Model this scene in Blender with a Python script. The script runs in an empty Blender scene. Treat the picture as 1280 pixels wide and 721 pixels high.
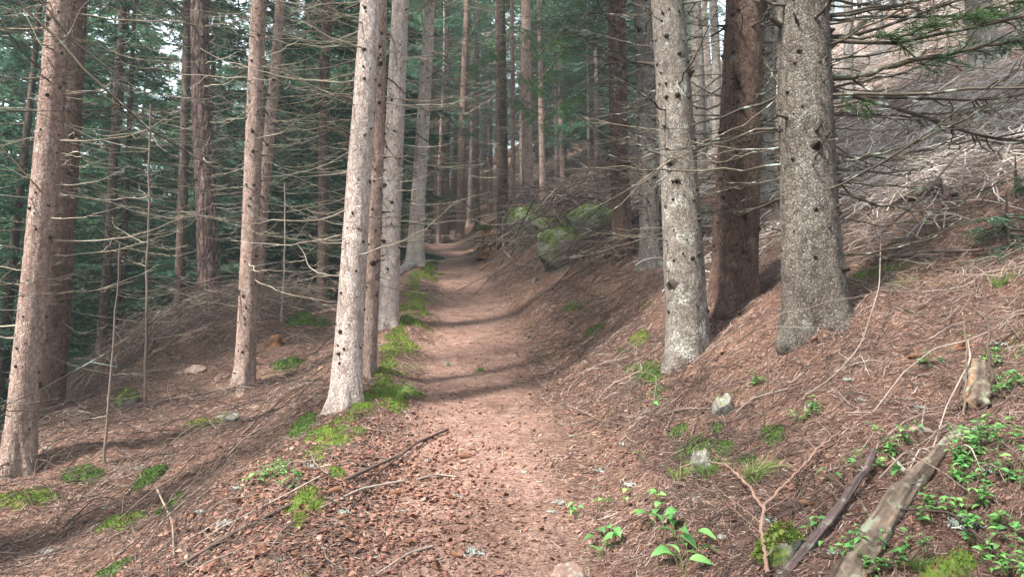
import bpy, math
import numpy as np
R = math.radians
rng = np.random.default_rng(7)
C = bpy.context.scene.collection
scene = bpy.context.scene

# ------------------------------------------------------------------ camera, world, sun, exposure
F = 853.0; CX = 640.0; CY = 360.5
PITCH = math.atan(94.5 / F)
EYE = np.array([0.0, 0.0, 1.6])
cam = bpy.data.cameras.new("camera"); cam.sensor_width = 36; cam.lens = 36 * F / 1280
cam.clip_start = 0.05; cam.clip_end = 3000
co = bpy.data.objects.new("camera", cam); C.objects.link(co)
co.location = EYE; co.rotation_euler = (R(90) + PITCH, 0, 0)
scene.camera = co

SUN = np.array([-0.62, -0.50, 0.95]); SUN /= np.linalg.norm(SUN)
w = bpy.data.worlds.new("World"); scene.world = w; w.use_nodes = True
nt = w.node_tree; nt.nodes.clear()
sky = nt.nodes.new("ShaderNodeTexSky"); sky.sky_type = 'NISHITA'; sky.sun_disc = False
sky.sun_elevation = math.asin(SUN[2]); sky.sun_rotation = math.atan2(SUN[0], SUN[1])
sky.air_density = 1.0; sky.dust_density = 3.0; sky.ozone_density = 1.0
bg = nt.nodes.new("ShaderNodeBackground"); bg.inputs[1].default_value = 0.125
wo = nt.nodes.new("ShaderNodeOutputWorld")
hsv = nt.nodes.new("ShaderNodeHueSaturation"); hsv.inputs["Saturation"].default_value = .35; nt.links.new(sky.outputs[0], hsv.inputs["Color"])
nt.links.new(hsv.outputs[0], bg.inputs[0]); nt.links.new(bg.outputs[0], wo.inputs[0])
sl = bpy.data.lights.new("sun", 'SUN'); sl.energy = 4.8; sl.angle = R(6); sl.color = (1, .93, .84)
so = bpy.data.objects.new("sun", sl); C.objects.link(so)
from mathutils import Vector
so.rotation_euler = Vector(SUN).to_track_quat('Z', 'Y').to_euler()
so.location = (0, 0, 40)
vs = scene.view_settings; vs.view_transform = 'Standard'; vs.look = 'None'; vs.gamma = 1
vs.use_curve_mapping = False; vs.exposure = 2.65
cy = scene.cycles
cy.use_denoising = True
cy.max_bounces = 5; cy.diffuse_bounces = 4; cy.glossy_bounces = 1; cy.transmission_bounces = 3
cy.transparent_max_bounces = 4; cy.volume_bounces = 0; cy.caustics_reflective = False; cy.caustics_refractive = False
cy.sample_clamp_indirect = 4

# ------------------------------------------------------------------ noise, rays, terrain
def _h(ix, iy, seed):
    n = (ix.astype(np.int64) * 374761393 + iy.astype(np.int64) * 668265263 + seed * 974711) & 0x7fffffff
    n = ((n ^ (n >> 13)) * 1274126177) & 0x7fffffff
    return ((n ^ (n >> 16)) & 0xffff) / 65535.0
def vnoise(x, y, seed=0):
    x = np.asarray(x, float); y = np.asarray(y, float)
    ix = np.floor(x); iy = np.floor(y); fx = x - ix; fy = y - iy
    fx = fx * fx * fx * (fx * (fx * 6 - 15) + 10); fy = fy * fy * fy * (fy * (fy * 6 - 15) + 10)
    a = _h(ix, iy, seed); b = _h(ix + 1, iy, seed); c = _h(ix, iy + 1, seed); d = _h(ix + 1, iy + 1, seed)
    return (a + (b - a) * fx) * (1 - fy) + (c + (d - c) * fx) * fy
def fbm(x, y, seed=0, o=3):
    s = 0; a = 1; t = 0
    for i in range(o):
        s = s + a * (vnoise(x, y, seed + i * 17) * 2 - 1); t += a; a *= .5
        x = x * 2.03 + 5.1; y = y * 2.03 + 1.7
    return s / t
def sst(a, b, x):
    t = np.clip((x - a) / (b - a), 0, 1); return t * t * (3 - 2 * t)
def softp(x, k=.15):
    return k * np.logaddexp(0, np.clip(x / k, -50, 500))
_cy = np.array([-400, -20, 0, 3, 5.5, 9.1, 13.7, 19.5, 24, 28, 34, 60, 400.])
_cx = np.array([6, .8, .0, -.1, -.22, -.45, -.98, -1.7, -2.5, -3.9, -7, -24, -160.])
_ty = np.arange(-400, 400, .5); _tx = np.interp(_ty, _cy, _cx)
_k = np.hanning(13); _k /= _k.sum(); _txs = np.convolve(np.pad(_tx, 6, mode='edge'), _k, 'valid')
def path_x(y): return np.interp(y, _ty, _txs)
MOUNDS = [(-4.1, 10.2, 1.5, .34), (1.3, 14.6, 1.25, .42), (0.1, 17.6, .8, .4), (2.15, 4.75, .75, .10), (-2.2, 6.6, 1.0, -.08), (3.0, 3.6, .9, .08), (3.4, 6.6, 1.0, .12)]
def smooth_z(x, y):
    s = x - path_x(y)
    yy = np.clip(y, -60, None)
    z = .24 * np.minimum(yy, 24) + .13 * softp(yy - 24, 1.5)
    z = z - .13 * np.clip(yy - 80, 0, None) * .6
    r = softp(s - .62, .12)
    side = .40 * r + .05 * sst(.55, .9, s) + .07 * softp(r - 5, 1.5) - .38 * softp(r - 45, 5)
    t = -s
    l = softp(t - 1.15, .15)
    side = side + .07 * np.exp(-((t - .85) / .28) ** 2) * sst(0, .3, t)
    side = side - .22 * sst(1.05, 2.1, t) - .085 * l - .85 * (softp(t - 4.35, .3) - softp(t - 8.5, 1.)) * sst(3, 6, yy) 
    fall = sst(1.4, 4.5, t)
    side = side - fall * .36 * (softp(yy - 11.2, .9) - .75 * softp(yy - 22, 2)) + fall * .12 * softp(yy - 60, 6)
    z = z + side
    z = z + sst(60, 260, t) * 95
    for mx, my, mr, mh in MOUNDS:
        z = z + mh * np.exp(-((x - mx) ** 2 + (y - my) ** 2) / mr ** 2)
    return z
ROOTS = []
def off_path(x, y):
    s = x - path_x(y); return sst(.35, .95, np.abs(s + .02))
def ground_z(x, y):
    x = np.asarray(x, float); y = np.asarray(y, float)
    o = off_path(x, y)
    z = smooth_z(x, y)
    z = z + o * (.13 * fbm(x * .55, y * .55, 3, 2) + .07 * fbm(x * 1.9, y * 1.9, 11, 2) + .014 * fbm(x * 15, y * 15, 13, 2))
    z = z + (.4 + .6 * o) * (.026 * fbm(x * 7, y * 7, 21, 2) + .006 * fbm(x * 26, y * 26, 31, 2))
    for rx, ry, rr, rh in ROOTS:
        z = z + rh * np.exp(-((x - rx) ** 2 + (y - ry) ** 2) / rr ** 2)
    return z
def ray(px, py):
    d = np.array([(px - CX) / F, 1.0, (CY - py) / F])
    c, s = math.cos(PITCH), math.sin(PITCH)
    return np.array([d[0], c * d[1] - s * d[2], s * d[1] + c * d[2]])
def at(px, py, Y):
    d = ray(px, py); return EYE + d * (Y / d[1])
_T = np.geomspace(1.0, 120, 4000)
def hit(px, py, tmin=1.0):
    d = ray(px, py); P = EYE + _T[:, None] * d
    dz = P[:, 2] - ground_z(P[:, 0], P[:, 1])
    i = np.where((dz < 0) & (_T > tmin))[0]
    i = i[0] if len(i) else len(_T) - 1
    p = P[i].copy(); p[2] = ground_z(p[0], p[1]); return p
for bx, by, rr, rh in ((20, 596, .5, .07), (305, 486, .5, .07), (445, 500, .55, .09), (484, 410, .5, .08), (518, 332, .6, .12), (860, 450, .6, .10), (917, 385, .7, .10), (1020, 436, .62, .12), (779, 322, .5, .10)):
    q = hit(bx, by); ROOTS.append((q[0], q[1] + .2, rr, rh))
def mpp(p): return p[1] / F      # metres per photo pixel at depth p.y

# ------------------------------------------------------------------ mesh helpers
class G:
    def __init__(s): s.V = []; s.Fc = []; s.n = 0
    def add(s, v, f, mat=0, rnd=None):
        v = np.asarray(v, np.float32).reshape(-1, 3); f = np.asarray(f, np.int64)
        if rnd is None: rnd = np.full(len(v), .5, np.float32)
        rnd = np.broadcast_to(np.asarray(rnd, np.float32), (len(v),))
        s.V.append((v, rnd)); s.Fc.append((f + s.n, mat)); s.n += len(v)
    def mesh(s, name, mats, smooth=True):
        me = bpy.data.meshes.new(name)
        v = np.concatenate([a for a, _ in s.V]); r = np.concatenate([b for _, b in s.V])
        me.vertices.add(len(v)); me.vertices.foreach_set("co", v.ravel())
        lv = np.concatenate([f.ravel() for f, _ in s.Fc])
        lt = np.concatenate([np.full(len(f), f.shape[1]) for f, _ in s.Fc])
        mi = np.concatenate([np.full(len(f), m) for f, m in s.Fc])
        ls = np.concatenate([[0], np.cumsum(lt)[:-1]])
        me.loops.add(len(lv)); me.loops.foreach_set("vertex_index", lv.astype(np.int32))
        me.polygons.add(len(lt)); me.polygons.foreach_set("loop_start", ls.astype(np.int32))
        me.polygons.foreach_set("material_index", mi.astype(np.int32))
        if smooth: me.polygons.foreach_set("use_smooth", np.ones(len(lt), bool))
        at_ = me.attributes.new("rnd", 'FLOAT', 'POINT'); at_.data.foreach_set("value", r)
        me.update(calc_edges=True)
        for m in (mats if isinstance(mats, (list, tuple)) else [mats]): me.materials.append(m)
        return me
    def build(s, name, mats, parent=None, loc=(0, 0, 0), smooth=True):
        return link(name, s.mesh(name, mats, smooth), parent, loc)
def link(name, me, parent=None, loc=(0, 0, 0)):
    o = bpy.data.objects.new(name, me); C.objects.link(o); o.location = loc
    if parent: o.parent = parent
    return o
def empty(name, loc): 
    o = bpy.data.objects.new(name, None); C.objects.link(o); o.location = loc; o.empty_display_size = .2; return o
def tag(o, label=None, cat=None, group=None, kind=None):
    if label: o["label"] = label
    if cat: o["category"] = cat
    if group: o["group"] = group
    if kind: o["kind"] = kind
    return o
def nrm(a): return a / np.maximum(np.linalg.norm(a, axis=-1, keepdims=True), 1e-9)
def strands(P, Rd, n=4, cap=True):
    """P (N,K,3) centre lines, Rd (N,K) radii -> verts, faces of N tubes"""
    P = np.asarray(P, float); N, K, _ = P.shape; Rd = np.broadcast_to(Rd, (N, K))
    T = np.empty_like(P); T[:, 1:-1] = P[:, 2:] - P[:, :-2]; T[:, 0] = P[:, 1] - P[:, 0]; T[:, -1] = P[:, -1] - P[:, -2]
    T = nrm(T); mean = nrm(P[:, -1] - P[:, 0])
    ref = np.zeros((N, 3)); ref[np.arange(N), np.argmin(np.abs(mean), axis=1)] = 1
    U = nrm(np.cross(T, ref[:, None, :])); W = np.cross(T, U)
    a = np.arange(n) * 2 * math.pi / n
    v = P[:, :, None] + Rd[:, :, None, None] * (np.cos(a)[None, None, :, None] * U[:, :, None] + np.sin(a)[None, None, :, None] * W[:, :, None])
    b = (np.arange(N) * K * n)[:, None, None]; k = (np.arange(K - 1) * n)[None, :, None]; j = np.arange(n)[None, None, :]; j2 = (j + 1) % n
    q = np.stack([b + k + j, b + k + j2, b + k + n + j2, b + k + n + j], -1).reshape(-1, 4)
    return v.reshape(-1, 3), q
def addstr(g, P, Rd, n=4, mat=0, rnd=None):
    P = np.asarray(P, float)
    if P.ndim == 2: P = P[None]
    v, q = strands(P, Rd, n)
    if rnd is not None: rnd = np.repeat(np.broadcast_to(rnd, (P.shape[0],)), P.shape[1] * n)
    g.add(v, q, mat, rnd)
def rotz(v, a):
    c, s = np.cos(a), np.sin(a); o = v.copy(); o[..., 0] = v[..., 0] * c - v[..., 1] * s; o[..., 1] = v[..., 0] * s + v[..., 1] * c; return o
def resample(P, K, r=None, wob=0):
    P = np.asarray(P, float); d = np.r_[0, np.cumsum(np.linalg.norm(np.diff(P, axis=0), axis=1))]
    t = np.linspace(0, d[-1], K)
    # Catmull-like smoothing by quadratic averaging
    Q = np.stack([np.interp(t, d, P[:, i]) for i in range(3)], 1)
    for _ in range(2): Q[1:-1] = .25 * Q[:-2] + .5 * Q[1:-1] + .25 * Q[2:]
    if wob: Q[1:-1] += rng.normal(0, wob, (K - 2, 3))
    return Q

# ------------------------------------------------------------------ materials
def mat(name):
    m = bpy.data.materials.new(name); m.use_nodes = True; t = m.node_tree; t.nodes.clear()
    return m, t
class N:
    def __init__(s, t): s.t = t
    def __call__(s, typ, **kw):
        n = s.t.nodes.new("ShaderNode" + typ)
        for k, v in kw.items():
            if k.startswith("i_"):
                key = k[2:]; key = int(key) if key.isdigit() else key.replace("_", " ")
                if hasattr(v, "is_output") or isinstance(v, bpy.types.NodeSocket): s.t.links.new(v, n.inputs[key])
                else: n.inputs[key].default_value = v
            else: setattr(n, k, v)
        return n
    def mix(s, f, a, b):
        n = s.t.nodes.new("ShaderNodeMix"); n.data_type = 'RGBA'
        for i, v in ((0, f), (6, a), (7, b)):
            if isinstance(v, bpy.types.NodeSocket): s.t.links.new(v, n.inputs[i])
            else: n.inputs[i].default_value = v if i == 0 else (*v, 1) if len(v) == 3 else v
        return n.outputs[2]
    def math(s, op, a, b=0.0, clamp=False):
        n = s.t.nodes.new("ShaderNodeMath"); n.operation = op; n.use_clamp = clamp
        for i, v in ((0, a), (1, b)):
            if isinstance(v, bpy.types.NodeSocket): s.t.links.new(v, n.inputs[i])
            else: n.inputs[i].default_value = v
        return n.outputs[0]
    def ramp(s, f, stops):
        n = s.t.nodes.new("ShaderNodeValToRGB"); cr = n.color_ramp
        while len(cr.elements) < len(stops): cr.elements.new(.5)
        for e, (p, c) in zip(cr.elements, stops): e.position = p; e.color = (*c, 1) if len(c) == 3 else c
        s.t.links.new(f, n.inputs[0]); return n.outputs[0]
    def noise(s, vec, sc, det=3, rough=.55, dist=0):
        n = s("TexNoise", i_Vector=vec, i_Scale=sc, i_Detail=det, i_Roughness=rough, i_Distortion=dist); return n.outputs[0]
    def mapped(s, vec, sc, rot=(0, 0, 0)):
        return s("Mapping", i_Vector=vec, i_Scale=sc, i_Rotation=rot).outputs[0]
    def out(s, sh, disp=None):
        o = s("OutputMaterial"); s.t.links.new(sh, o.inputs[0]); return o
def coords(n, world=False):
    if world: return n("NewGeometry").outputs["Position"]
    c = n("TexCoord").outputs["Object"]; r = n("ObjectInfo").outputs["Random"]
    off = n("CombineXYZ", i_X=n.math('MULTIPLY', r, 37.), i_Y=n.math('MULTIPLY', r, 91.), i_Z=n.math('MULTIPLY', r, 53.)).outputs[0]
    a = n("VectorMath", operation='ADD'); n.t.links.new(c, a.inputs[0]); n.t.links.new(off, a.inputs[1]); return a.outputs[0]
def bark_mat(name, light, mid, dark, flake=34, stretch=.45, lichen=.3, lcol=(.42, .47, .42), bump=.5, fiss=0.0):
    flake *= 2.3
    m, t = mat(name); n = N(t); c = coords(n)
    cs = n.mapped(c, (1, 1, stretch))
    nz = n.noise(cs, 9, 2); 
    wv = n("VectorMath", operation='SCALE', i_0=n("TexNoise", i_Vector=cs, i_Scale=30, i_Detail=2).outputs[1], i_Scale=.03).outputs[0]
    cv = n("VectorMath", operation='ADD'); t.links.new(cs, cv.inputs[0]); t.links.new(wv, cv.inputs[1]); cv = cv.outputs[0]
    vo = n("TexVoronoi", feature='F1', i_Vector=cv, i_Scale=flake)
    ve = n("TexVoronoi", feature='DISTANCE_TO_EDGE', i_Vector=cv, i_Scale=flake).outputs[0]
    edge = n.math('SMOOTHSTEP', ve, 0.0) if False else n.ramp(ve, [(0, (0, 0, 0)), (.16, (1, 1, 1))])
    big = n.noise(n.mapped(c, (1, 1, .35)), 3.2, 4, .6)
    fine = n.noise(cs, 120, 3, .7)
    col = n.mix(n.ramp(big, [(.36, (0, 0, 0)), (.64, (1, 1, 1))]), mid, light)
    cellr = n("SeparateColor", i_Color=vo.outputs["Color"]).outputs[0]
    col = n.mix(n.math('MULTIPLY', n.ramp(cellr, [(.45, (0, 0, 0)), (1, (1, 1, 1))]), .6), col, dark)
    col = n.mix(n.math('MULTIPLY', n.ramp(cellr, [(0, (1, 1, 1)), (.3, (0, 0, 0))]), .35), col, tuple(min(.8, x * 1.35) for x in light))
    col = n.mix(n.math('MULTIPLY', n.ramp(fine, [(.35, (1, 1, 1)), (.6, (0, 0, 0))]), .5), col, dark)
    inv = n.math('SUBTRACT', 1.0, edge)
    col = n.mix(n.math('MULTIPLY', n.math('MULTIPLY', inv, n.ramp(n.noise(c, 13, 3), [(.38, (.1, .1, .1)), (.62, (1, 1, 1))])), .6), col, dark)
    blot = n.noise(n.mapped(c, (1, 1, .5)), 16, 5, .7); col = n.mix(n.ramp(blot, [(.50, (0, 0, 0)), (.66, (.75, .75, .75))]), col, dark)
    drip = n.noise(n.mapped(c, (1, 1, .06)), 22, 3, .6); col = n.mix(n.ramp(drip, [(.56, (0, 0, 0)), (.68, (.45, .45, .45))]), col, tuple(x * .8 for x in dark))
    ln = n.noise(c, 7, 5, .7)
    lm = n.ramp(ln, [(.60 - .1 * lichen, (0, 0, 0)), (.68 - .08 * lichen, (1, 1, 1))])
    lf = n.math('MULTIPLY', lm, n.ramp(n.noise(c, 60, 2), [(.42, (0, 0, 0)), (.55, (1, 1, 1))]))
    col = n.mix(n.math('MULTIPLY', lf, min(1, lichen + .25)), col, lcol)
    h = n.math('ADD', n.math('ADD', n.math('MULTIPLY', edge, .35), n.math('MULTIPLY', fine, .5)), n.math('MULTIPLY', n.noise(cs, 34, 4, .7), 1.2))
    if fiss:
        fz = n("TexVoronoi", feature='DISTANCE_TO_EDGE', i_Vector=n.mapped(c, (1, 1, .22)), i_Scale=13).outputs[0]
        fr = n.ramp(fz, [(0, (0, 0, 0)), (.22, (1, 1, 1))])
        col = n.mix(n.math('MULTIPLY', n.math('SUBTRACT', 1., fr), fiss), col, tuple(x * .45 for x in dark))
        h = n.math('ADD', h, n.math('MULTIPLY', fr, 1.5))
    bp = n("Bump", i_Strength=min(1, bump * 1.5), i_Distance=.02, i_Height=h)
    p = n("BsdfPrincipled", i_Base_Color=col, i_Roughness=.9, i_Normal=bp.outputs[0]); p.inputs["Specular IOR Level"].default_value = .2
    n.out(p.outputs[0]); return m
def rnd_mat(name, stops, noise_sc=0, rough=.85, transl=0.0, bump=0, spec=.25, objr=0.0, patch=None):
    m, t = mat(name); n = N(t)
    a = n("Attribute", attribute_name="rnd").outputs["Fac"]
    if objr:
        r = n("ObjectInfo").outputs["Random"]
        a = n.math('ADD', a, n.math('MULTIPLY', n.math('SUBTRACT', r, .5), objr), clamp=True)
    col = n.ramp(a, stops); c = coords(n, True)
    if noise_sc:
        f = n.noise(c, noise_sc, 3)
        col = n.mix(n.ramp(f, [(.35, (.45, .45, .45)), (.6, (0, 0, 0))]), col, tuple(x * .45 for x in stops[0][1]))
    if patch:
        pc, psc, lo, amt = patch
        f = n.ramp(n.noise(c, psc, 3), [(lo, (0, 0, 0)), (lo + .1, (amt, amt, amt))])
        col = n.mix(f, col, pc)
    p = n("BsdfPrincipled", i_Base_Color=col, i_Roughness=rough); p.inputs["Specular IOR Level"].default_value = spec
    if bump:
        bp = n("Bump", i_Strength=bump, i_Distance=.004, i_Height=n.noise(c, 180, 3)); t.links.new(bp.outputs[0], p.inputs["Normal"])
    sh = p.outputs[0]
    if transl:
        tr = n("BsdfTranslucent", i_Color=col); mx = n("MixShader", i_Fac=transl)
        t.links.new(sh, mx.inputs[1]); t.links.new(tr.outputs[0], mx.inputs[2]); sh = mx.outputs[0]
    n.out(sh); return m
M = {}
M['bark_pink'] = bark_mat('bark_pink', (.45, .345, .30), (.32, .225, .19), (.14, .09, .075), lichen=.25, lcol=(.5, .5, .46))
M['bark_pale'] = bark_mat('bark_pale', (.66, .575, .53), (.50, .42, .38), (.22, .165, .145), lichen=.4, lcol=(.6, .6, .56))
M['bark_grey'] = bark_mat('bark_grey', (.33, .305, .275), (.225, .195, .172), (.085, .068, .058), flake=40, lichen=.6, lcol=(.45, .47, .42), bump=.6)
M['bark_rough'] = bark_mat('bark_rough', (.225, .205, .18), (.145, .122, .105), (.05, .04, .034), flake=24, stretch=.6, lichen=.3, lcol=(.30, .32, .28), bump=1.0)
M['bark_brown'] = bark_mat('bark_brown', (.235, .155, .125), (.16, .095, .075), (.06, .037, .03), flake=30, lichen=.3, lcol=(.3, .32, .28), bump=.8)
M['bark_pine'] = bark_mat('bark_pine', (.33, .24, .225), (.22, .14, .125), (.08, .05, .045), flake=26, stretch=.3, lichen=.2, bump=.9, fiss=.8)
M['bark_dark'] = bark_mat('bark_dark', (.15, .10, .085), (.10, .065, .052), (.04, .027, .022), lichen=.35, lcol=(.2, .24, .19))
M['knot'] = rnd_mat('knot', [(0, (.018, .014, .012)), (1, (.06, .045, .038))])
M['deadwood'] = rnd_mat('deadwood', [(0, (.05, .04, .03)), (.45, (.18, .148, .112)), (1, (.50, .44, .35))], 3.0, objr=.8, patch=((.34, .42, .36), 14, .58, .7))
M['deadwood_dark'] = rnd_mat('deadwood_dark', [(0, (.03, .024, .02)), (.5, (.085, .07, .052)), (1, (.19, .165, .125))], 3.0, objr=.5, patch=((.34, .42, .38), 9, .57, .8))
M['bough'] = rnd_mat('bough', [(0, (.035, .028, .022)), (1, (.15, .125, .09))], 8.0, bump=.5, patch=((.28, .34, .28), 16, .55, .8))
M['needles'] = rnd_mat('needles', [(0, (.03, .085, .054)), (.5, (.08, .185, .105)), (1, (.15, .29, .135))], 0, .6, .4, objr=.6)
M['needles_fresh'] = rnd_mat('needles_fresh', [(0, (.03, .09, .03)), (.6, (.08, .20, .05)), (1, (.16, .30, .08))], 0, .55, .3)
M['stick'] = rnd_mat('stick', [(0, (.045, .03, .026)), (.4, (.125, .088, .074)), (.75, (.25, .195, .165)), (1, (.46, .40, .35))], 2.0)
M['stick_pale'] = rnd_mat('stick_pale', [(0, (.14, .11, .10)), (.4, (.32, .27, .245)), (1, (.62, .57, .53))], 2.0)
M['litter'] = rnd_mat('litter', [(0, (.04, .024, .02)), (.3, (.145, .080, .066)), (.65, (.29, .18, .155)), (.88, (.44, .32, .275)), (1, (.54, .46, .40))], 0)
M['chip'] = rnd_mat('chip', [(0, (.10, .05, .038)), (.4, (.23, .11, .08)), (.8, (.33, .18, .135)), (1, (.42, .28, .22))], 30.0, bump=.4)
M['cone'] = rnd_mat('cone', [(0, (.09, .045, .03)), (1, (.36, .18, .10))], 30.0)
M['lichen'] = rnd_mat('lichen', [(0, (.24, .27, .24)), (1, (.50, .52, .48))], 0)
M['moss'] = rnd_mat('moss', [(0, (.04, .06, .012)), (.5, (.115, .18, .03)), (1, (.25, .31, .06))], 0, .9, .15, patch=((.15, .09, .055), 14, .50, .8))
M['moss_dark'] = rnd_mat('moss_dark', [(0, (.02, .045, .012)), (1, (.10, .16, .03))], 0, .9, .1)
M['leaf'] = rnd_mat('leaf', [(0, (.05, .15, .04)), (.6, (.13, .35, .10)), (1, (.30, .52, .16))], 0, .5, .35, spec=.35, patch=((.28, .24, .09), 45, .60, .6))
M['grass'] = rnd_mat('grass', [(0, (.08, .17, .04)), (.7, (.20, .33, .08)), (1, (.40, .38, .18))], 0, .6, .3)
M['stem'] = rnd_mat('stem', [(0, (.10, .16, .05)), (1, (.22, .16, .08))])
M['rotwood'] = rnd_mat('rotwood', [(0, (.05, .025, .014)), (.5, (.22, .10, .045)), (1, (.46, .26, .13))], 24.0, bump=1.0)
M['log'] = rnd_mat('log', [(0, (.05, .035, .028)), (.35, (.12, .088, .068)), (.6, (.19, .145, .112)), (.8, (.30, .17, .10)), (1, (.34, .25, .17))], 30.0, bump=1.0, patch=((.27, .30, .22), 11, .54, .75))
M['log_dark'] = rnd_mat('log_dark', [(0, (.06, .042, .04)), (1, (.19, .135, .13))], 22.0, bump=1.0, patch=((.27, .30, .25), 16, .56, .6))
M['branch_pink'] = rnd_mat('branch_pink', [(0, (.17, .10, .078)), (1, (.33, .215, .17))], 12.0, bump=.4)
def rock_mat():
    def mk(name, a, b, moss):
        m, t = mat(name); n = N(t); c = coords(n)
        f = n.noise(c, 6, 6, .65)
        col = n.mix(n.ramp(f, [(.35, (0, 0, 0)), (.65, (1, 1, 1))]), a, b)
        s = n.ramp(n.noise(c, 28, 4), [(.52, (0, 0, 0)), (.6, (1, 1, 1))])
        col = n.mix(n.math('MULTIPLY', s, .6), col, (.33, .34, .30))
        nz = n("SeparateXYZ", i_Vector=n("NewGeometry").outputs["Normal"]).outputs[2]
        mm = n.math('ADD', n.math('MULTIPLY', nz, .28), n.math('ADD', .12, n.math('MULTIPLY', n.noise(c, 3.2, 6, .7), 1.25)))
        mm = n.ramp(mm, [(1.02 - moss * .5, (0, 0, 0)), (min(1, 1.10 - moss * .5), (1, 1, 1))])
        mcol = n.mix(n.ramp(n.noise(c, 26, 4, .7), [(.35, (0, 0, 0)), (.65, (1, 1, 1))]), (.03, .05, .012), (.15, .20, .035))
        mm = n.math('MULTIPLY', mm, n.ramp(n.noise(c, 9, 5, .75), [(.40, (.0, .0, .0)), (.52, (1, 1, 1))])); col = n.mix(mm, col, mcol)
        dk_ = n.ramp(n.noise(c, 5, 5, .7), [(.34, (.8, .8, .8)), (.5, (0, 0, 0))]); col = n.mix(dk_, col, (.06, .05, .042))
        h = n.math('ADD', f, n.math('MULTIPLY', n.noise(c, 60, 4), .3))
        bp = n("Bump", i_Strength=.7, i_Distance=.03, i_Height=h)
        p = n("BsdfPrincipled", i_Base_Color=col, i_Roughness=.9, i_Normal=bp.outputs[0]); n.out(p.outputs[0]); return m
    M['rock'] = mk('rock', (.10, .09, .08), (.24, .225, .195), .12)
    M['rock_moss'] = mk('rock_moss', (.09, .085, .07), (.25, .25, .205), .70)
    M['rock_pink'] = mk('rock_pink', (.19, .115, .09), (.31, .20, .16), -.6)
rock_mat()
def ground_mat():
    m, t = mat('forest_floor'); n = N(t); c = coords(n, True)
    pa = n("Attribute", attribute_name="rnd").outputs["Fac"]
    big = n.noise(c, .9, 4, .6); med = n.noise(c, 6, 5, .65)
    col = n.mix(n.ramp(big, [(.35, (0, 0, 0)), (.65, (1, 1, 1))]), (.075, .043, .034), (.17, .10, .078))
    pc = n.mix(n.ramp(med, [(.35, (0, 0, 0)), (.65, (1, 1, 1))]), (.19, .108, .086), (.33, .21, .175))
    col = n.mix(pa, col, pc)
    col = n.mix(n.ramp(n.noise(c, 2.1, 5, .7), [(.50, (0, 0, 0)), (.60, (.7, .7, .7))]), col, (.105, .058, .046))
    # needle litter: three fields of stretched cells at different headings
    hs = None
    for k, (rot, sx) in enumerate(((.4, 1), (1.5, 1.2), (2.6, .9))):
        mp = n.mapped(c, (34 * sx, 170 * sx, 60), (.3, .2, rot))
        d = n("VectorMath", operation='ADD'); t.links.new(mp, d.inputs[0])
        t.links.new(n("VectorMath", operation='SCALE', i_0=n("TexNoise", i_Vector=c, i_Scale=4).outputs[1], i_Scale=26.).outputs[0], d.inputs[1])
        v = n("TexVoronoi", i_Vector=d.outputs[0], i_Scale=1.0)
        cr = n("SeparateColor", i_Color=v.outputs["Color"]).outputs[0]
        f = n.ramp(cr, [(.0, (.6, .6, .6)), (.25, (0, 0, 0)), (.8, (0, 0, 0)), (1, (.55, .55, .55))])
        tone = n.ramp(cr, [(0, (.05, .026, .02)), (.5, (.2, .1, .07)), (1, (.44, .30, .22))])
        col = n.mix(f, col, tone)
        hs = cr if hs is None else n.math('ADD', hs, cr)
    dk = n.ramp(n.noise(c, 2.6, 5, .7), [(.33, (.55, .55, .55)), (.5, (0, 0, 0))])
    col = n.mix(n.math('MULTIPLY', dk, n.math('SUBTRACT', 1.05, pa)), col, (.055, .035, .028))
    gm = n.ramp(n.noise(c, 1.3, 6, .75), [(.585, (0, 0, 0)), (.66, (.55, .55, .55))])
    col = n.mix(n.math('MULTIPLY', gm, n.math('SUBTRACT', 1., pa)), col, (.11, .13, .035))
    wl = n.ramp(n.noise(c, 14, 4, .7), [(.68, (0, 0, 0)), (.72, (.7, .7, .7))])
    col = n.mix(wl, col, (.42, .42, .37))
    h = n.math('ADD', n.math('MULTIPLY', hs, .35), n.math('MULTIPLY', n.noise(c, 55, 4, .7), 1.2))
    bp = n("Bump", i_Strength=.9, i_Distance=.012, i_Height=h)
    p = n("BsdfPrincipled", i_Base_Color=col, i_Roughness=.95, i_Normal=bp.outputs[0]); p.inputs["Specular IOR Level"].default_value = .15
    n.out(p.outputs[0]); return m
M['ground'] = ground_mat()

# ------------------------------------------------------------------ terrain sheet
def axis(c, fine, step, far, k=1.045):
    out = [0.0]; s = step
    while out[-1] < far:
        if out[-1] > fine: s *= k
        out.append(out[-1] + s)
    return np.array(out)
xr = axis(0, 4.2, .035, 280); xl = -axis(0, 4.2, .035, 280)[1:][::-1]
gx = np.r_[xl, xr]; yf = axis(0, 7.0, .035, 300); yb = -axis(0, .2, .12, 150, 1.12)[1:][::-1]
gy = np.r_[yb, yf] + 2.0
X, Y = np.meshgrid(gx, gy)
Z = ground_z(X, Y)
g = G(); nx, ny = len(gx), len(gy)
i = (np.arange(ny - 1)[:, None] * nx + np.arange(nx - 1)[None]).ravel()
sP = X - path_x(Y)
pm = (1 - sst(.28, .66, np.abs(sP + .06 + .22 * fbm(X * 1.1, Y * 1.1, 5, 3))))
g.add(np.stack([X, Y, Z], -1).reshape(-1, 3), np.stack([i, i + 1, i + nx + 1, i + nx], 1), 0, pm.ravel())
ground = g.build("forest_ground", M['ground']); tag(ground, kind="structure")

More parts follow.
